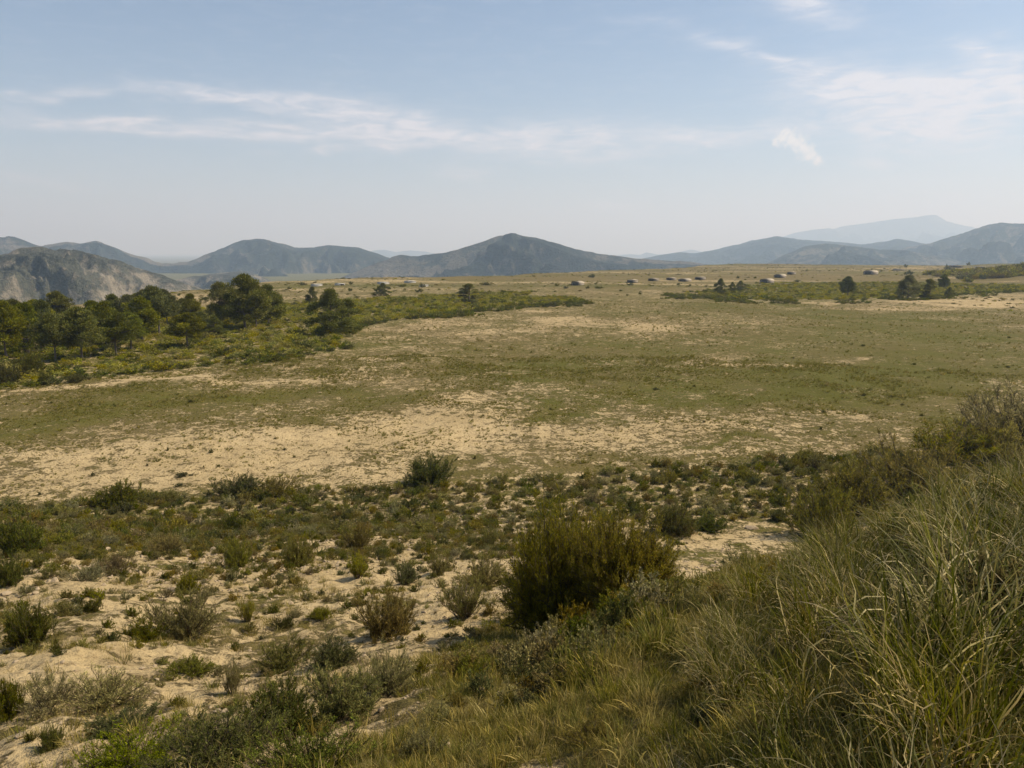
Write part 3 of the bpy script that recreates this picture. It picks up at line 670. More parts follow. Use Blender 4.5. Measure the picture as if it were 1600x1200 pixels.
# short dry grass on the shoulder and lower slope
MTUFT = [tuft_mesh(620, 60, DRYP, (2, 3, 3, 3), w=.026, nseg=4, rad=.6, lean=1.3, curl=1.5), tuft_mesh(621, 60, GRNP, (4, 4, 3, 2), w=.026, nseg=4, rad=.5, lean=1.0, curl=1.2), tuft_mesh(622, 60, DRYP, (3, 3, 3, 2), w=.02, nseg=4, rad=.5, lean=1.2), tuft_mesh(623, 50, BROWN, (3, 3, 3, 2), w=.03, nseg=4, rad=.5)]
mx_, my_, mz_, mpx, mpy = scatter(60000, 2.0, 17, -14, 46, 45, lambda x, y, z, px, py, rg: (jitter_poly(px, py, x, y, MEADOW, 22, 1.2) | (px > 1650)) & (rg.random(len(x)) < .5+.45*fbm(x/1.6, y/1.6, 3, 46)))
rgm = np.random.default_rng(47)
stuff('dry_grass', MTUFT, mx_, my_, mz_-.01, np.clip(rgm.lognormal(-2.3, .4, len(mx_)), .03, .28)*(1+.5*fbm(mx_/1.3, my_/1.3, 2, 65)), 9, tilt=.3, wts=[.20, .48, .16, .16])
qx, qy, qz, qpx, qpy = scatter(9000, 2.2, 20, -14, 46, 66, lambda x, y, z, px, py, rg: jitter_poly(px, py, x, y, MEADOW, 22, 1.2) & (rg.random(len(x)) < .30+.6*fbm(x/2.2, y/2.2, 3, 67)))
ux, uy, uz, _, _ = scatter(9000, 1.5, 5.5, -40, 50, 68, lambda x, y, z, px, py, rg: (px > 540) & (rg.random(len(x)) < .7+.5*fbm(x/.8, y/.8, 2, 69)))
stuff('short_grass', MTUFT, ux, uy, uz-.01, np.clip(rgm.lognormal(-2.5, .4, len(ux)), .03, .2), 16, tilt=.3, wts=[.25, .42, .18, .15])
stuff('low_herbs', [CUSH[0], CUSH[3], CUSH[5], CUSH[2], CUSH[1]], qx, qy, qz-.01, np.clip(rgm.lognormal(-2.3, .5, len(qx)), .03, .3), 15, wts=[.25, .3, .2, .1, .15])
nx_, ny_, nz_, _, _ = scatter(16000, 4, 40, -42, 16, 48, lambda x, y, z, px, py, rg: (z > .5) & ~in_poly(px, py, MEADOW) & (rg.random(len(x)) < .12+.5*fbm(x/3, y/3, 3, 49)))
stuff('slope_grass', MTUFT, nx_, ny_, nz_-.01, rgm.uniform(.08, .22, len(nx_)), 10, wts=[.3, .3, .2, .2])

# pebbles
def pebble(seed):
    rg = np.random.default_rng(seed)
    import bmesh
    bm = bmesh.new(); bmesh.ops.create_icosphere(bm, subdivisions=2, radius=1)
    sc = rg.uniform(.6, 1.1, 3); sc[2] *= .6; dirs = norm(rg.normal(size=(9, 3))); cut = rg.uniform(.55, .9, 9)
    for v in bm.verts:
        p = np.array(v.co)
        for d, c in zip(dirs, cut):
            e = p@d
            if e > c: p = p-d*(e-c)
        v.co = p*sc
    me = bpy.data.meshes.new('stone'); bm.to_mesh(me); bm.free(); me.materials.append(M_STONE); return me
PEB = [pebble(i) for i in range(4)]
gx, gy, gz, _, _ = scatter(52000, 4, 48, -42, 22, 51, lambda x, y, z, px, py, rg: (z > .3) & (rg.random(len(x)) < np.clip(.25+.5*fbm(x/2.5, y/2.5, 3, 53), .03, 1)))
rgp = np.random.default_rng(54)
stuff('gravel', PEB, gx, gy, gz, rgp.lognormal(-3.85, .6, len(gx))*np.clip(np.hypot(gx, gy)/16, .7, 1.8), 11, tilt=.4)
STONES = [(845, 1006, 44, 22, 'flat pale slab of hard earth at the foot of the biggest bush'), (8, 928, 22, 14, 'pale block of stone beside the smaller dark bush at the left picture edge'),
          (272, 922, 22, 9, 'tan stone at the foot of the small upright olive shrub'), (330, 1050, 16, 8, 'small pale stone on the track above the flat dark green mat'),
          (246, 1062, 12, 8, 'pale stone at the right end of the long grey-topped hummock'), (30, 1150, 24, 12, 'broad stone on sand above the small round corner bush'),
          (700, 1168, 26, 10, 'pale stone on the stony scar at the bottom edge'), (575, 1168, 16, 8, 'pale stone under the olive bush by the bright green one'),
          (98, 1035, 14, 8, 'pale stone on sand above the greyish hummock'), (1175, 826, 26, 8, 'pale stone on the sandy patch by the long grass')]
for i, (px, py, w, h, lab) in enumerate(STONES):
    x, y, z, d = at(px, py); o = obj('stone', PEB[i % 4]); s = w*d/F/2
    o.location = (x, y, z+s*.1); o.rotation_euler = (random.uniform(-.2, .2), random.uniform(-.2, .2), random.uniform(0, 6)); o.scale = (s, s*.8, s*.75)
    tag(o, lab, 'stone')

# ------------------------------------------------------------------ long grass: each tussock a thing
TG = [(.062, .066, .014), (.040, .045, .009), (.09, .088, .022), (.12, .10, .04)]
def tussock_mesh(seed, n=440, dead=.36):
    rg = np.random.default_rng(seed); g = Geo()
    nd = int(n*dead)
    for cnt, pal, wts, wd, lr, cu, wob in ((n-nd, TG, (4, 4, 2, 1), .0068, (.26, .70), (.1, 1.9), .3), (nd, [(.37, .315, .29), (.27, .225, .195), (.17, .135, .11), (.105, .083, .055)], (3, 3, 2, 2), .0072, (.22, .62), (.6, 3.6), .6)):
        a = rg.uniform(0, 6.283, cnt); rr = .19*np.sqrt(rg.random(cnt)); base = np.stack([rr*np.cos(a), rr*np.sin(a), np.full(cnt, -.04)], -1)
        g_blades(g, base, a+rg.normal(size=cnt)*1.1, .04+np.abs(rg.normal(size=cnt))*.30, rg.uniform(*lr, cnt), wd*rg.uniform(.6, 1.3, cnt), rg.uniform(*cu, cnt), pick(rg, cnt, pal, wts, .2), rg, 8, wob, (.36, .29, .17))
    return g.mesh('grass_tussock', M_GRASS)
TUSS = [tussock_mesh(700+i) for i in range(5)]
TUSSOCKS = [  # px, py of the foot, height in px, label
 (1530, 985, 330, 'tallest clump of long grass, dark green, on the shoulder by the picture edge'),
]
rgt = np.random.default_rng(90)
def tussock(x, y, s, label, group=None, sz=1.0):
    z = float(terrain_z(x, y)); o = obj('grass_tussock', TUSS[int(rgt.integers(5))])
    o.location = (x, y, z-.02); o.rotation_euler = (rgt.normal()*.08, rgt.normal()*.08, rgt.uniform(0, 6.28)); o.scale = (s, s, s*sz)
    return tag(o, label, 'grass tussock', group)
LONG = [(1255, 890), (1340, 825), (1450, 765), (1570, 712), (1680, 670), (1900, 700), (1900, 1900), (1050, 1900), (1060, 1300), (1080, 1130), (1120, 1020), (1180, 940)]
tx, ty, tz, tpx, tpy = scatter(6000, 1.9, 11, 2, 55, 91, lambda x, y, z, px, py, rg: in_poly(px, py, LONG))
got = []
for i in range(len(tx)):
    p = (tx[i], ty[i]); dmin = .34+.03*math.hypot(*p)
    if all((p[0]-q[0])**2+(p[1]-q[1])**2 > dmin**2 for q in got): got.append(p)
for (x, y) in got:
    ppx = float(project(x, y, terrain_z(x, y))[0]); big = float(sstep(1080, 1420, np.array(ppx)))
    tussock(x, y, float(rgt.uniform(.55, .8)+.32*big)*min(1, .62+.1*math.hypot(x, y)), 'clump of long arching grass in the tall stand on the near shoulder', 'clumps of long grass on the shoulder')
print('tussocks', len(got), 'cushions', len(bi), 'herbs', len(hx), 'field', len(fx), 'dry', len(mx_))

# ------------------------------------------------------------------ pine trees
def pine_mesh(seed, H=7.5, W=3.0, trunk=.35, nclump=64, needles=260):
    rg = np.random.default_rng(seed); gt = Geo(); gc = Geo()
    lean = rg.normal(size=2)*.05*H
    tz_ = np.linspace(0, 1, 8)
    tp = np.stack([lean[0]*tz_**1.5+.08*np.sin(tz_*5+seed), lean[1]*tz_**1.5+.08*np.cos(tz_*4+seed), tz_*H*.86-.1], -1)
    g_tubes(gt, tp[None], np.interp(tz_, [0, .1, 1], [.20, .15, .035])[None], np.array([.1, .08, .06]), 8)
    for k in range(nclump):
        u = rg.random(); zc = trunk+(1-trunk)*u
        prof = math.sin(math.pi*min(1, (.16+u*.86)))**.65*(1-.25*u)
        a = rg.uniform(0, 6.283)+k*2.4; rad = W*prof*rg.uniform(.25, 1.0)**.6*(1+.28*math.sin(a*2+seed)+.15*math.sin(a*3+seed*2))
        c = np.array([lean[0]*zc+rad*math.cos(a), lean[1]*zc+rad*math.sin(a), H*(zc-.07)+rg.normal()*.2])
        tb = max(zc-.14-.05*rg.random(), trunk*.7); s = np.interp(tb/.86, tz_, tp[:, 0]), np.interp(tb/.86, tz_, tp[:, 1]), np.interp(tb/.86, tz_, tp[:, 2])
        s = np.array(s); t = np.linspace(0, 1, 5)[:, None]; mid = (s+c)/2+np.array([0, 0, -.25])
        g_tubes(gt, ((1-t)**2*s+2*t*(1-t)*mid+t*t*c)[None], np.interp(t[:, 0], [0, 1], [.055, .012])[None], np.array([.1, .08, .06]), 4)
        cr = rg.uniform(.55, .92)*W/3*np.array([1, 1, .6])
        d = norm(rg.normal(size=(needles, 3))); P = c+d*cr*rg.random((needles, 1))**.45
        D = d+np.array([0, 0, .7])+rg.normal(size=(needles, 3))*.5
        C = pick(rg, needles, PINE, (4, 3, 2, 1), .2)*math.exp(rg.normal()*.15)
        g_leaves(gc, P, D, rg.uniform(.22, .42, needles), rg.uniform(.07, .13, needles), C, rg)
    return gc.mesh('pine_crown', M_PINE), gt.mesh('pine_trunk', M_BARK)
PINES = [pine_mesh(800, 7.5, 3.3, .40), pine_mesh(801, 7.5, 2.7, .30), pine_mesh(802, 7.5, 3.0, .46), pine_mesh(803, 7.5, 3.6, .16, 56), pine_mesh(804, 7.5, 2.3, .06, 44), pine_mesh(805, 7.5, 3.1, .05, 60)]
_asp = [2*3.3/7.5, 2*2.7/7.5, 6/7.5, 7.2/7.5, 4.6/7.5, 6.2/7.5]
def pine(px, py, h, w, var, label, group=None, push=0):
    x, y, z, d = at(px, py)
    if push: q = 1+push/math.hypot(x, y); x *= q; y *= q; d *= q; z = float(terrain_z(x, y))
    s = 1.14*h*d/F/7.5; sw = 1.2*w*d/F/(7.5*_asp[var])
    e = bpy.data.objects.new('pine_tree', None); COL.objects.link(e)
    e.location = (x, y, z); e.scale = (sw, sw, s); e.rotation_euler = (0, 0, random.uniform(0, 6.28))
    obj('crown', PINES[var][0], e); obj('trunk', PINES[var][1], e)
    return tag(e, label, 'tree', group)
FG, FL = 'pines of the wood', 'dark pine in the close wood on the left of the field'
PINE_LIST = [
 (128, 562, 72, 62, 0, 'broad pine with thick leaning trunk at the front edge of the wood'),
 (181, 556, 58, 50, 2, 'pine with a thin bare trunk at the front edge of the wood'),
 (250, 523, 66, 50, 2, 'tall pine with a bare trunk standing above the right half of the wood'),
 (293, 541, 46, 54, 0, 'lone round-crowned pine on open scrub in front of the wood'),
 (383, 516, 78, 60, 1, 'tallest pine, double-crowned, at the right end of the wood'),
 (420, 505, 52, 46, 3, 'full-crowned pine touching the tallest pine on its right'),
 (345, 508, 58, 48, 3, 'round-headed pine touching the tallest pine on its left'),
 (88, 508, 46, 40, 2, 'round-headed pine rising alone above the skyline of the wood'),
 (516, 522, 60, 54, 5, 'big dark pine standing apart by the field corner'),
 (548, 518, 46, 36, 4, 'smaller pine leaning against the big dark one by the field corner'),
 (488, 474, 22, 20, 5, 'small lone pine behind the scrub, left of the big dark pine'),
 (599, 462, 17, 18, 5, 'small lone pine on the far rim of the scrub near white sheds'),
 (734, 474, 28, 30, 4, 'lone bushy pine in the middle of the scrub hump'),
 (1125, 461, 22, 17, 5, 'little dark tree at the left end of the far right scrub'),
 (1144, 456, 13, 11, 5, 'very small dark tree, middle of three at the scrub end'),
 (1157, 455, 14, 14, 5, 'very small dark tree, right of three at the scrub end'),
 (1325, 463, 28, 22, 1, 'slim lone tree with visible stem in the far right scrub'),
 (1418, 467, 32, 34, 3, 'widest dark tree of the group in the far right scrub'),
 (1453, 467, 28, 25, 4, 'cone-shaped dark tree right of the widest one'),
 (1475, 453, 22, 15, 1, 'small tree behind the round bush in the far right scrub'),
 (1483, 464, 13, 14, 5, 'round dark bush-like tree in front of a small tree'),
]
FOREST = [(10, 560, 78, 60, 0), (45, 556, 72, 56, 3), (88, 566, 66, 50, 2), (70, 545, 66, 54, 3), (165, 540, 60, 50, 3), (205, 545, 50, 46, 0), (222, 530, 60, 46, 1), (205, 520, 52, 44, 0), (180, 520, 52, 44, 3), (150, 522, 46, 42, 2), (55, 528, 52, 48, 0), (25, 530, 54, 50, 3), (0, 515, 40, 44, 2), (60, 512, 34, 38, 0), (150, 508, 30, 34, 0), (300, 512, 46, 34, 3), (285, 505, 34, 30, 0), (228, 505, 46, 34, 0), (262, 505, 46, 32, 2), (315, 522, 30, 34, 5), (335, 524, 26, 30, 5), (400, 512, 58, 44, 0), (215, 500, 36, 34, 3), (245, 495, 36, 30, 0)]
for a in PINE_LIST: pine(*a)
for (px, py, h, w, v) in FOREST: pine(px, py, h, w, v, FL, FG)
# round dark bushes at the front of the wood
for (px, py, w, h, lab) in [(12, 600, 46, 32, 'big round dark bush at the front of the wood by the picture edge'), (50, 585, 40, 32, 'round dark bush at the front of the wood, second from the picture edge'),
                            (72, 600, 28, 20, 'small round bush in front of the wood on pale soil'), (118, 598, 30, 14, 'low wide bush at the corner of scrub and pale bank')]:
    shrub(px, py, w, h, 'dark', lab)

# ------------------------------------------------------------------ scrub beyond the field
SCR = []
for i, (pal, wt) in enumerate(((YELL, (4, 3, 2, 1)), (YELL, (3, 4, 2, 2)), (FRESH, (3, 4, 2, 2)), (OLIVE, (3, 4, 1, 1)), (DARK, (4, 3, 2, 1)))):
    gf, gs = shrub_geo(900+i, 28, 900, .2, .085, pal, wt, 1.0, .45, .2, 4)
    SCR.append(gf.mesh('scrub_bush', M_SCRUB))
def scrub_keep(poly):
    return lambda x, y, z, px, py, rg: jitter_poly(px, py, x, y, poly, 5, 9) & (rg.random(len(x)) < .80+.55*fbm(x/9, y/9, 3, 93))
ax, ay, az_, apx, apy = scatter(42000, 95, 350, -36, 9, 92, scrub_keep(SCRUB_A))
cx_, cy_, cz_, cpx, cpy = scatter(30000, 230, 480, 8, 37, 94, scrub_keep(SCRUB_B))
def thin(x, y, s):
    c = {}
    for i in range(len(x)): c.setdefault((int(x[i]/s), int(y[i]/s)), i)
    return np.array(list(c.values()))
ka = thin(ax, ay, 1.55); kb = thin(cx_, cy_, 1.9)
sx = np.concatenate([ax[ka], cx_[kb]]); sy = np.concatenate([ay[ka], cy_[kb]]); szz = np.concatenate([az_[ka], cz_[kb]])
rgs = np.random.default_rng(95); isb = np.arange(len(sx)) >= len(ka)
ss = np.clip(rgs.lognormal(-.3, .3, len(sx)), .35, 1.5)*np.where(isb, 1.0, 1)
# dark bushes mark the front rims of the scrub
spx, spy = project(sx, sy, szz)
rim = ~(in_poly(spx, spy+4.5, SCRUB_A) | in_poly(spx, spy+3.0, SCRUB_B))
vis = ss/np.hypot(sx, sy)*np.where(rim, 1.15, 1); order = np.argsort(-vis); NS = 220
for k in order[:NS]:
    v = int(rgs.choice([3, 4, 2])) if rim[k] else int(rgs.choice(5, p=[.3, .26, .18, .14, .12]))
    o = obj('scrub_bush', SCR[v]); s = ss[k]*(1.15 if rim[k] else 1)
    o.location = (sx[k], sy[k], szz[k]-.05); o.rotation_euler = (0, 0, rgs.uniform(0, 6.28)); o.scale = (s, s, s*rgs.uniform(.5, .85))
    if isb[k]: tag(o, 'low rounded bush in the far strip of scrub on the right of the field', 'bush', 'bushes of the far right scrub')
    else: tag(o, 'low rounded bush in the dense scrub between the pine wood and the open field', 'bush', 'bushes of the scrub by the wood')
rs_ = order[NS:]
m_in = rs_[~rim[rs_]]; m_rim = rs_[rim[rs_]]
stuff('scrub_mass', SCR, sx[m_in], sy[m_in], szz[m_in]-.05, ss[m_in], 12, wts=[.32, .26, .2, .15, .07], sz=rgs.uniform(.5, .85, len(m_in)))
stuff('scrub_mass_rim', [SCR[3], SCR[4], SCR[2]], sx[m_rim], sy[m_rim], szz[m_rim]-.05, ss[m_rim]*1.1, 13, sz=rgs.uniform(.55, .9, len(m_rim)))
# wooded mound at the far right
wx_, wy_, wz_, wpx, wpy = scatter(24000, 430, 700, 26, 46, 96, lambda x, y, z, px, py, rg: (z > 1.5+1.2*fbm(x/20, y/20, 2, 97)) & (rg.random(len(x)) < .6))
kw = thin(wx_, wy_, 2.6)
stuff('woodland', [SCR[3], SCR[4], CUSH[3], SCR[0]], wx_[kw], wy_[kw], wz_[kw]-.1, rgs.uniform(1.2, 2.6, len(kw)), 14)

vx, vy, vz, vpx, vpy = scatter(90000, 260, 1350, -36, 37, 111, lambda x, y, z, px, py, rg: (z > -2) & ~in_poly(px, py, SCRUB_A) & ~in_poly(px, py, SCRUB_B) & (px > 250) & (rg.random(len(x)) < np.clip(-.05+1.1*fbm(x/80, y/26, 4, 112), .05, .9)))
stuff('far_growth', [SCR[3], SCR[4], SCR[1], CUSH[3]], vx, vy, vz-.06, np.clip(rgs.lognormal(-.75, .45, len(vx)), .15, 1.6), 17, wts=[.35, .3, .15, .2], sz=np.clip(rgs.normal(.45, .12, len(vx)), .2, .9))
# small weeds standing out on the open field
WEED = [(262, 704, 10, 8), (330, 708, 10, 9), (298, 629, 11, 6), (230, 728, 6, 5), (342, 729, 7, 5), (318, 730, 6, 4), (62, 773, 7, 5), (145, 743, 11, 7), (286, 744, 22, 8), (280, 760, 20, 7), (430, 686, 8, 5), (510, 708, 7, 4), (555, 671, 5, 4), (445, 703, 7, 5), (742, 717, 9, 7), (460, 715, 10, 5), (1025, 609, 13, 5), (1085, 604, 8, 4), (1350, 618, 11, 5), (1287, 645, 11, 5), (1410, 633, 7, 4), (1440, 650, 8, 5), (1283, 671, 9, 6), (1428, 570, 12, 4), (1348, 541, 8, 4), (1162, 571, 7, 3), (1130, 519, 5, 3), (1577, 528, 7, 3), (1575, 574, 8, 3), (830, 551, 5, 3), (910, 583, 6, 3), (10, 632, 9, 4), (80, 630, 7, 4), (125, 633, 6, 4), (180, 635, 6, 3), (55, 664, 6, 4), (1240, 560, 7, 3), (755, 650, 8, 4), (860, 640, 8, 4), (1100, 660, 9, 5)]
for (px, py, w, h) in WEED:
    x, y, z, d = at(px, py); o = obj('weed_clump', CUSH[1]); s = w*d/F/2*random.uniform(.55, 1.25)
    o.location = (x, y, z-.02); o.rotation_euler = (0, 0, random.uniform(0, 6)); o.scale = (s, s*random.uniform(.6, 1.2), max(h*d/F*.8, s*.35))
    tag(o, 'small dark weed clump standing out alone on the open field', 'weed', 'dark weed clumps on the field')
# bushes dotted over the far plain
DOTS = [(472, 446, 8, 5), (452, 452, 7, 4), (548, 444, 8, 4), (590, 456, 14, 8), (547, 455, 8, 5), (585, 462, 11, 5), (655, 457, 14, 6), (630, 448, 16, 4), (660, 449, 12, 6), (760, 446, 20, 5), (870, 447, 8, 4), (884, 451, 8, 4), (918, 451, 7, 4), (935, 451, 16, 4), (970, 455, 6, 3), (980, 462, 4, 3), (925, 434, 14, 5), (985, 446, 12, 4), (1060, 445, 6, 3), (1078, 447, 5, 3), (1153, 435, 6, 4), (1246, 441, 8, 4), (1146, 460, 9, 6), (1180, 435, 6, 3), (1415, 430, 6, 5), (1415, 418, 6, 5), (1443, 430, 4, 3), (1468, 413, 14, 8), (1480, 423, 12, 8), (1490, 423, 10, 4), (1513, 415, 6, 5), (1555, 405, 12, 5), (1500, 404, 22, 6), (1550, 408, 10, 5), (310, 452, 7, 4), (360, 447, 8, 5), (460, 478, 9, 6), (292, 466, 8, 4), (280, 462, 6, 4), (1000, 460, 6, 4), (1340, 462, 18, 6), (1365, 464, 16, 5)]
for (px, py, w, h) in DOTS:
    x, y, z, d = at(px, py); o = obj('field_bush', SCR[4]); s = w*d/F/2
    o.location = (x, y, z-.1); o.rotation_euler = (0, 0, random.uniform(0, 6)); o.scale = (s, s, h*d/F)
    tag(o, 'dark bush dotted on the dry plain beyond the scrub', 'bush', 'bushes dotted over the far plain')

# ------------------------------------------------------------------ farm buildings far out on the plain
def box_geo(g, x0, x1, y0, y1, z0, z1):
    V = [(x0, y0, z0), (x1, y0, z0), (x1, y1, z0), (x0, y1, z0), (x0, y0, z1), (x1, y0, z1), (x1, y1, z1), (x0, y1, z1)]
    g.add(V, Q=[(0, 3, 2, 1), (4, 5, 6, 7), (0, 1, 5, 4), (1, 2, 6, 5), (2, 3, 7, 6), (3, 0, 4, 7)])
def barn(px, py, w, h, label, wall=None, roof=None, vault=True, open_=True, deep=1.1, rot=-.5):
    x, y, z, d = at(px, py); W = .95*w*d/F; H = .88*h*d/F
    e = bpy.data.objects.new('barn', None); COL.objects.link(e); e.location = (x, y, z-.2)
    e.rotation_euler = (0, 0, -math.atan2(x, y)+rot)
    a = W/2; L = W*deep; hw = H*(.5 if vault else .8)
    g = Geo(); box_geo(g, -a, a, -.0, L, 0, hw+.2)
    n = 10
    if vault:   # half-round end walls carry a vaulted roof
        t = np.linspace(0, np.pi, n+1); xs = np.cos(t)*a; zs = .2+hw+np.sin(t)*(H-hw)
        for yy in (0.0, L):
            g.add(np.stack([np.append(xs, 0), np.full(n+2, yy), np.append(zs, .2+hw)], -1), T=[(i, i+1, n+1) for i in range(n)])
    obj('wall', g.mesh('barn_wall', wall or M_WALL), e)
    g = Geo()
    if vault:
        t = np.linspace(-.06, np.pi+.06, n+3); m = len(t)
        xo = np.cos(t)*(a*1.05); zo = .2+hw+np.sin(t)*(H-hw)*1.06+.06; xi = np.cos(t)*(a*1.0+.01); zi = .2+hw+np.sin(t)*(H-hw)+.02
        for yy0, yy1 in ((-.35, L+.35),):
            V = [np.stack([q, np.full(m, yy), r], -1) for yy in (yy0, yy1) for q, r in ((xo, zo), (xi, zi))]
            A = np.arange(m)
            Q = []
            for i in range(m-1):
                Q += [(i, i+1, 2*m+i+1, 2*m+i), (m+i, 3*m+i, 3*m+i+1, m+i+1), (i, m+i, m+i+1, i+1), (2*m+i, 2*m+i+1, 3*m+i+1, 3*m+i)]
            g.add(np.concatenate(V), Q=Q)
    else:
        hh = H-hw
        V = [(-a*1.08, -.4, .2+hw), (a*1.08, -.4, .2+hw), (0, -.4, .2+H), (-a*1.08, L+.4, .2+hw), (a*1.08, L+.4, .2+hw), (0, L+.4, .2+H)]
        g.add(V, Q=[(0, 3, 5, 2), (1, 2, 5, 4), (0, 1, 4, 3)], T=[(0, 2, 1), (3, 4, 5)])
    obj('roof', g.mesh('barn_roof', roof or M_ROOF), e)
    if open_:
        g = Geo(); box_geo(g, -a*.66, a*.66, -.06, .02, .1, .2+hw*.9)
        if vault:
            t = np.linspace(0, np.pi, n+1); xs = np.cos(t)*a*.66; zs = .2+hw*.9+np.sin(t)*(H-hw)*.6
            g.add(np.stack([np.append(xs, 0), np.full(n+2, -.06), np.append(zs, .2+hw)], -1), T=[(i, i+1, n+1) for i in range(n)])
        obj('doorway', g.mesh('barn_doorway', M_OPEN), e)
    return tag(e, label, 'barn')
for (px, py, w, h, lab, kw) in [
 (899, 446, 15, 7, 'vaulted barn standing alone, left of all others on the open plain', {}),
 (985, 442, 13, 6, 'barn with long tan roof at the left of a loose row', dict(vault=False)),
 (1018, 439, 13, 5, 'low greyish barn second from the left in a loose row', dict(vault=False)),
 (1046, 438, 12, 5, 'grey barn third from the left in a loose row', dict(vault=False)),
 (1066, 440, 15, 5, 'wide dark-fronted barn nearest the bend of the pale track', {}),
 (1091, 437, 13, 5, 'dark-fronted barn at the right end of a loose row', dict(vault=False)),
 (1194, 442, 16, 7, 'vaulted barn nearest of three close together right of the little trees', {}),
 (1215, 434, 14, 6, 'vaulted barn in the middle of three close together', {}),
 (1234, 429, 10, 5, 'small barn farthest of three close together', dict(vault=False)),
 (1356, 429, 16, 7, 'vaulted barn alone above the lone slim tree', {}),
 (500, 447, 22, 4, 'long white shed beside a dark bush on the far rim', dict(wall=M_WHITE, roof=M_WHITE, vault=False, open_=False, rot=1.2, deep=.5)),
 (535, 446, 16, 4, 'short white shed at the right of a long one', dict(wall=M_WHITE, roof=M_WHITE, vault=False, rot=1.0, deep=.6)),
 (604, 444, 20, 4, 'white shed in the cluster at the foot of the peaked hill', dict(wall=M_WHITE, roof=M_WHITE, vault=False, open_=False, rot=1.1, deep=.6)),
 (645, 442, 18, 4, 'small white shed right of the cluster under the peaked hill', dict(wall=M_WHITE, roof=M_WHITE, vault=False, open_=False, rot=.9, deep=.6)),
 (666, 448, 20, 3.5, 'low white shed hiding behind a dark bush', dict(wall=M_WHITE, roof=M_WHITE, vault=False, open_=False, rot=1.2, deep=.4)),
 (1409, 423, 18, 3, 'low cream shed on the right-hand plain', dict(vault=False, open_=False, rot=1.1, deep=.6)),
 (1495, 418, 18, 4, 'cream shed with green shadowed front near the wooded mound', dict(vault=False, rot=.2, deep=.8)),
 (1535, 419, 14, 3, 'small tan shed at the left tip of the wooded mound', dict(vault=False, rot=.9, deep=.6)),
]: barn(px, py, w, h, lab, **kw)

# ------------------------------------------------------------------ haze over the whole land
def haze():
    g = Geo(); box_geo(g, -24000, 24000, -4000, 26000, -140, 980)
    m, nt, nn, L = new_mat('haze')
    v = N(nt, 'ShaderNodeVolumePrincipled'); v.inputs['Color'].default_value = (.56, .75, 1, 1); v.inputs['Absorption Color'].default_value = (.55, .38, 1, 1); v.inputs['Density'].default_value = 1.4e-4; v.inputs['Anisotropy'].default_value = .2
    o = N(nt, 'ShaderNodeOutputMaterial'); L.new(v.outputs[0], o.inputs['Volume'])
    me = g.mesh('haze', m); return tag(obj('haze', me), kind='stuff')
haze()

# ------------------------------------------------------------------ sky, sun, camera
w = bpy.data.worlds.new('World'); scene.world = w; w.use_nodes = True
nt = w.node_tree; nt.nodes.clear(); L = nt.links
sky = N(nt, 'ShaderNodeTexSky'); sky.sky_type = 'NISHITA'; sky.sun_disc = False
sky.sun_elevation = SUN_EL; sky.sun_rotation = SUN_AZ; sky.altitude = 400; sky.air_density = 1.0; sky.dust_density = 1.3; sky.ozone_density = 3.2
tc = N(nt, 'ShaderNodeTexCoord'); sp = N(nt, 'ShaderNodeSeparateXYZ'); L.new(tc.outputs['Generated'], sp.inputs[0])
AZ = math_(nt, 'MULTIPLY', math_(nt, 'ARCTAN2', sp.outputs[0], sp.outputs[1]), 57.2958)
EL = math_(nt, 'MULTIPLY', math_(nt, 'ARCSINE', sp.outputs[2]), 57.2958)
cb = N(nt, 'ShaderNodeCombineXYZ'); L.new(AZ, cb.inputs[0]); L.new(math_(nt, 'MULTIPLY', EL, 4.6), cb.inputs[1])
n1 = N(nt, 'ShaderNodeTexNoise'); n1.inputs['Scale'].default_value = .16; n1.inputs['Detail'].default_value = 6; L.new(cb.outputs[0], n1.inputs[0])
n2 = N(nt, 'ShaderNodeTexNoise'); n2.inputs['Scale'].default_value = .42; n2.inputs['Detail'].default_value = 9; n2.inputs['Roughness'].default_value = .62; n2.inputs['Distortion'].default_value = .6; L.new(cb.outputs[0], n2.inputs[0])
s1 = N(nt, 'ShaderNodeSeparateColor'); L.new(n1.outputs[1], s1.inputs[0])
WA = math_(nt, 'ADD', AZ, math_(nt, 'MULTIPLY_ADD', s1.outputs[0], 5, -2.5)); WE = math_(nt, 'ADD', EL, math_(nt, 'MULTIPLY_ADD', s1.outputs[1], 2.4, -1.2))
def azel(px, py):
    d = ray(px, py); return math.degrees(math.atan2(d[0], d[1])), math.degrees(math.atan2(d[2], math.hypot(d[0], d[1])))
STREAKS = [(0, 155, 170, 132, 7, .55), (200, 132, 470, 165, 14, .75), (430, 160, 720, 208, 22, .8), (0, 183, 300, 205, 9, .75), (250, 205, 760, 215, 14, .75), (740, 222, 1040, 218, 24, .8), (1050, 214, 1300, 196, 13, .7),
           (1260, 136, 1660, 146, 30, 1.5), (1330, 200, 1580, 208, 22, .9), (1085, 62, 1255, 102, 10, .8), (1170, -14, 1330, 26, 16, .8), (1495, 68, 1600, 94, 11, .7), (680, 265, 770, 276, 9, .35), (0, 268, 130, 290, 7, .3), (490, 232, 516, 238, 4, .45), (900, 320, 1010, 316, 8, .3), (950, 30, 1050, 36, 8, .25), (1350, 255, 1400, 255, 9, .4), (1300, 300, 1600, 300, 40, .2)]
tot = None
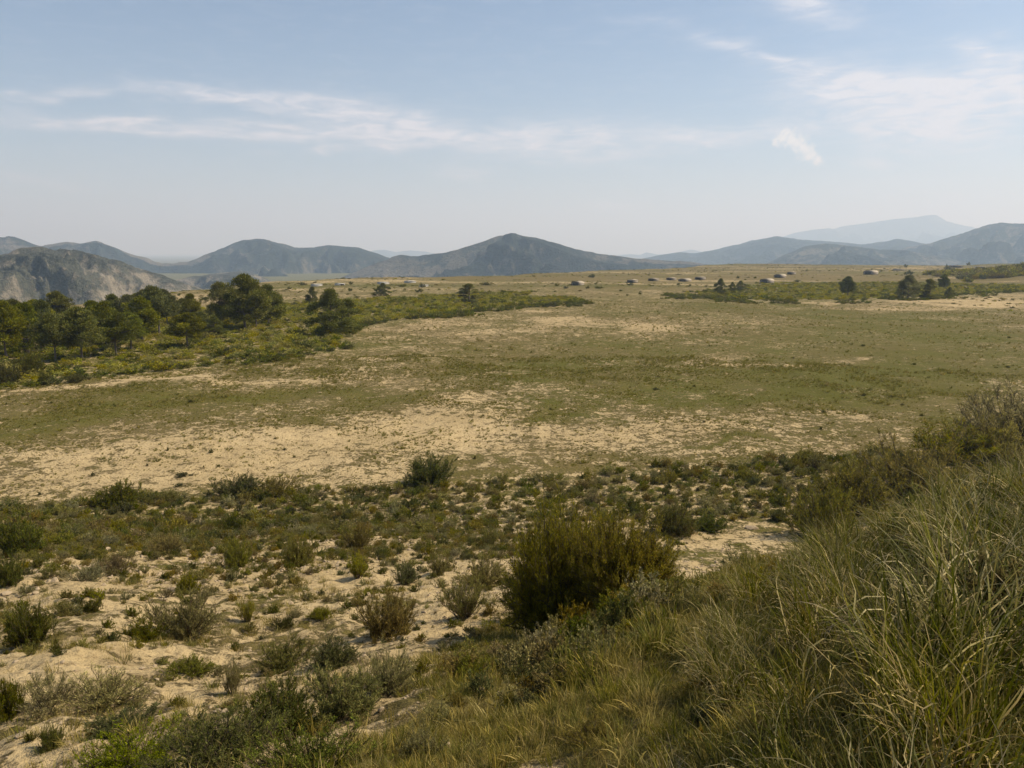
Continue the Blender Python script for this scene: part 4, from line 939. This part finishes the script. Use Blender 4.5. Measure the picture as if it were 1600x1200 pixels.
for (x0, y0, x1, y1, hw, s) in STREAKS:
    a0, e0 = azel(x0, y0); a1, e1 = azel(x1, y1); ca, ce = (a0+a1)/2, (e0+e1)/2
    ln = math.hypot(a1-a0, e1-e0)/2*1.05; th = math.atan2(e1-e0, a1-a0); wd = hw/F*57.3
    da = math_(nt, 'SUBTRACT', WA, ca); de = math_(nt, 'SUBTRACT', WE, ce)
    u = math_(nt, 'ADD', math_(nt, 'MULTIPLY', da, math.cos(th)/ln), math_(nt, 'MULTIPLY', de, math.sin(th)/ln))
    v = math_(nt, 'ADD', math_(nt, 'MULTIPLY', da, -math.sin(th)/wd), math_(nt, 'MULTIPLY', de, math.cos(th)/wd))
    q = math_(nt, 'ADD', math_(nt, 'POWER', math_(nt, 'ABSOLUTE', u), 3), math_(nt, 'MULTIPLY', v, v))
    k = math_(nt, 'MULTIPLY', math_(nt, 'EXPONENT', math_(nt, 'MULTIPLY', q, -1.0)), s)
    tot = k if tot is None else math_(nt, 'ADD', tot, k)
wisp = math_(nt, 'MULTIPLY', tot, math_(nt, 'MAXIMUM', math_(nt, 'MULTIPLY_ADD', n2.outputs[0], 2.5, -.6), 0))
veil = math_(nt, 'MULTIPLY', ramp_(nt, n2.outputs[0], .45, .8), .10)
milk = math_(nt, 'MULTIPLY', math_(nt, 'EXPONENT', math_(nt, 'MULTIPLY', math_(nt, 'MAXIMUM', EL, 0), -.15)), .5)
fac = math_(nt, 'MINIMUM', math_(nt, 'ADD', math_(nt, 'ADD', wisp, veil), milk), .95)
# the one small fair-weather cloud
pa, pe = [], []
n3 = N(nt, 'ShaderNodeTexNoise'); n3.inputs['Scale'].default_value = 2.6; n3.inputs['Detail'].default_value = 9; n3.inputs['Roughness'].default_value = .68; n3.inputs['Distortion'].default_value = .7
cb2 = N(nt, 'ShaderNodeCombineXYZ'); L.new(AZ, cb2.inputs[0]); L.new(EL, cb2.inputs[1]); L.new(cb2.outputs[0], n3.inputs[0])
puff = None
for (px, py, r) in [(1222, 216, 13), (1236, 218, 16), (1248, 224, 15), (1258, 234, 14), (1268, 242, 12), (1277, 251, 9), (1212, 222, 7), (1228, 208, 8), (1282, 252, 5)]:
    a, e = azel(px, py); rd = r/F*57.3
    da = math_(nt, 'SUBTRACT', AZ, a); de = math_(nt, 'SUBTRACT', EL, e)
    dd = math_(nt, 'SQRT', math_(nt, 'ADD', math_(nt, 'MULTIPLY', da, da), math_(nt, 'MULTIPLY', de, de)))
    k = math_(nt, 'SUBTRACT', 1, math_(nt, 'DIVIDE', dd, rd)); puff = k if puff is None else math_(nt, 'SMOOTH_MAX', puff, k, .3)
pf = ramp_(nt, math_(nt, 'ADD', puff, math_(nt, 'MULTIPLY_ADD', n3.outputs[0], 2.8, -1.5)), -.25, .8)
white = N(nt, 'ShaderNodeRGB'); white.outputs[0].default_value = (7.0, 7.0, 7.6, 1)
c1 = mixc(nt, fac, sky.outputs[0], white.outputs[0])
white2 = N(nt, 'ShaderNodeRGB'); white2.outputs[0].default_value = (8.0, 7.9, 7.8, 1)
c2 = mixc(nt, math_(nt, 'MULTIPLY', pf, .95), c1, white2.outputs[0])
bg = N(nt, 'ShaderNodeBackground'); bg.inputs[1].default_value = .086; L.new(c2, bg.inputs[0])
wo = N(nt, 'ShaderNodeOutputWorld'); L.new(bg.outputs[0], wo.inputs[0])

sl = bpy.data.lights.new('sun', 'SUN'); sl.energy = 5.0; sl.angle = R_(.55); sl.color = (1, .89, .70)
so = bpy.data.objects.new('sun', sl); COL.objects.link(so)
so.rotation_euler = (math.pi/2-SUN_EL, 0, math.pi-SUN_AZ)
so.location = (0, 0, 60)

cam = bpy.data.cameras.new('camera'); cam.sensor_width = 36; cam.lens = 36*F/1600; cam.clip_start = .1; cam.clip_end = 80000
co = bpy.data.objects.new('camera', cam); COL.objects.link(co); co.location = (0, 0, CAM_Z); co.rotation_euler = (math.pi/2-PITCH, 0, 0)
scene.camera = co
vs = scene.view_settings; vs.view_transform = 'Standard'; vs.look = 'None'; vs.exposure = .45; vs.gamma = 1
c = scene.cycles; c.max_bounces = 7; c.diffuse_bounces = 4; c.glossy_bounces = 1; c.transmission_bounces = 3; c.volume_bounces = 1; c.transparent_max_bounces = 4
c.use_denoising = True; c.sample_clamp_indirect = 4
scene.render.resolution_x, scene.render.resolution_y = 1024, 768
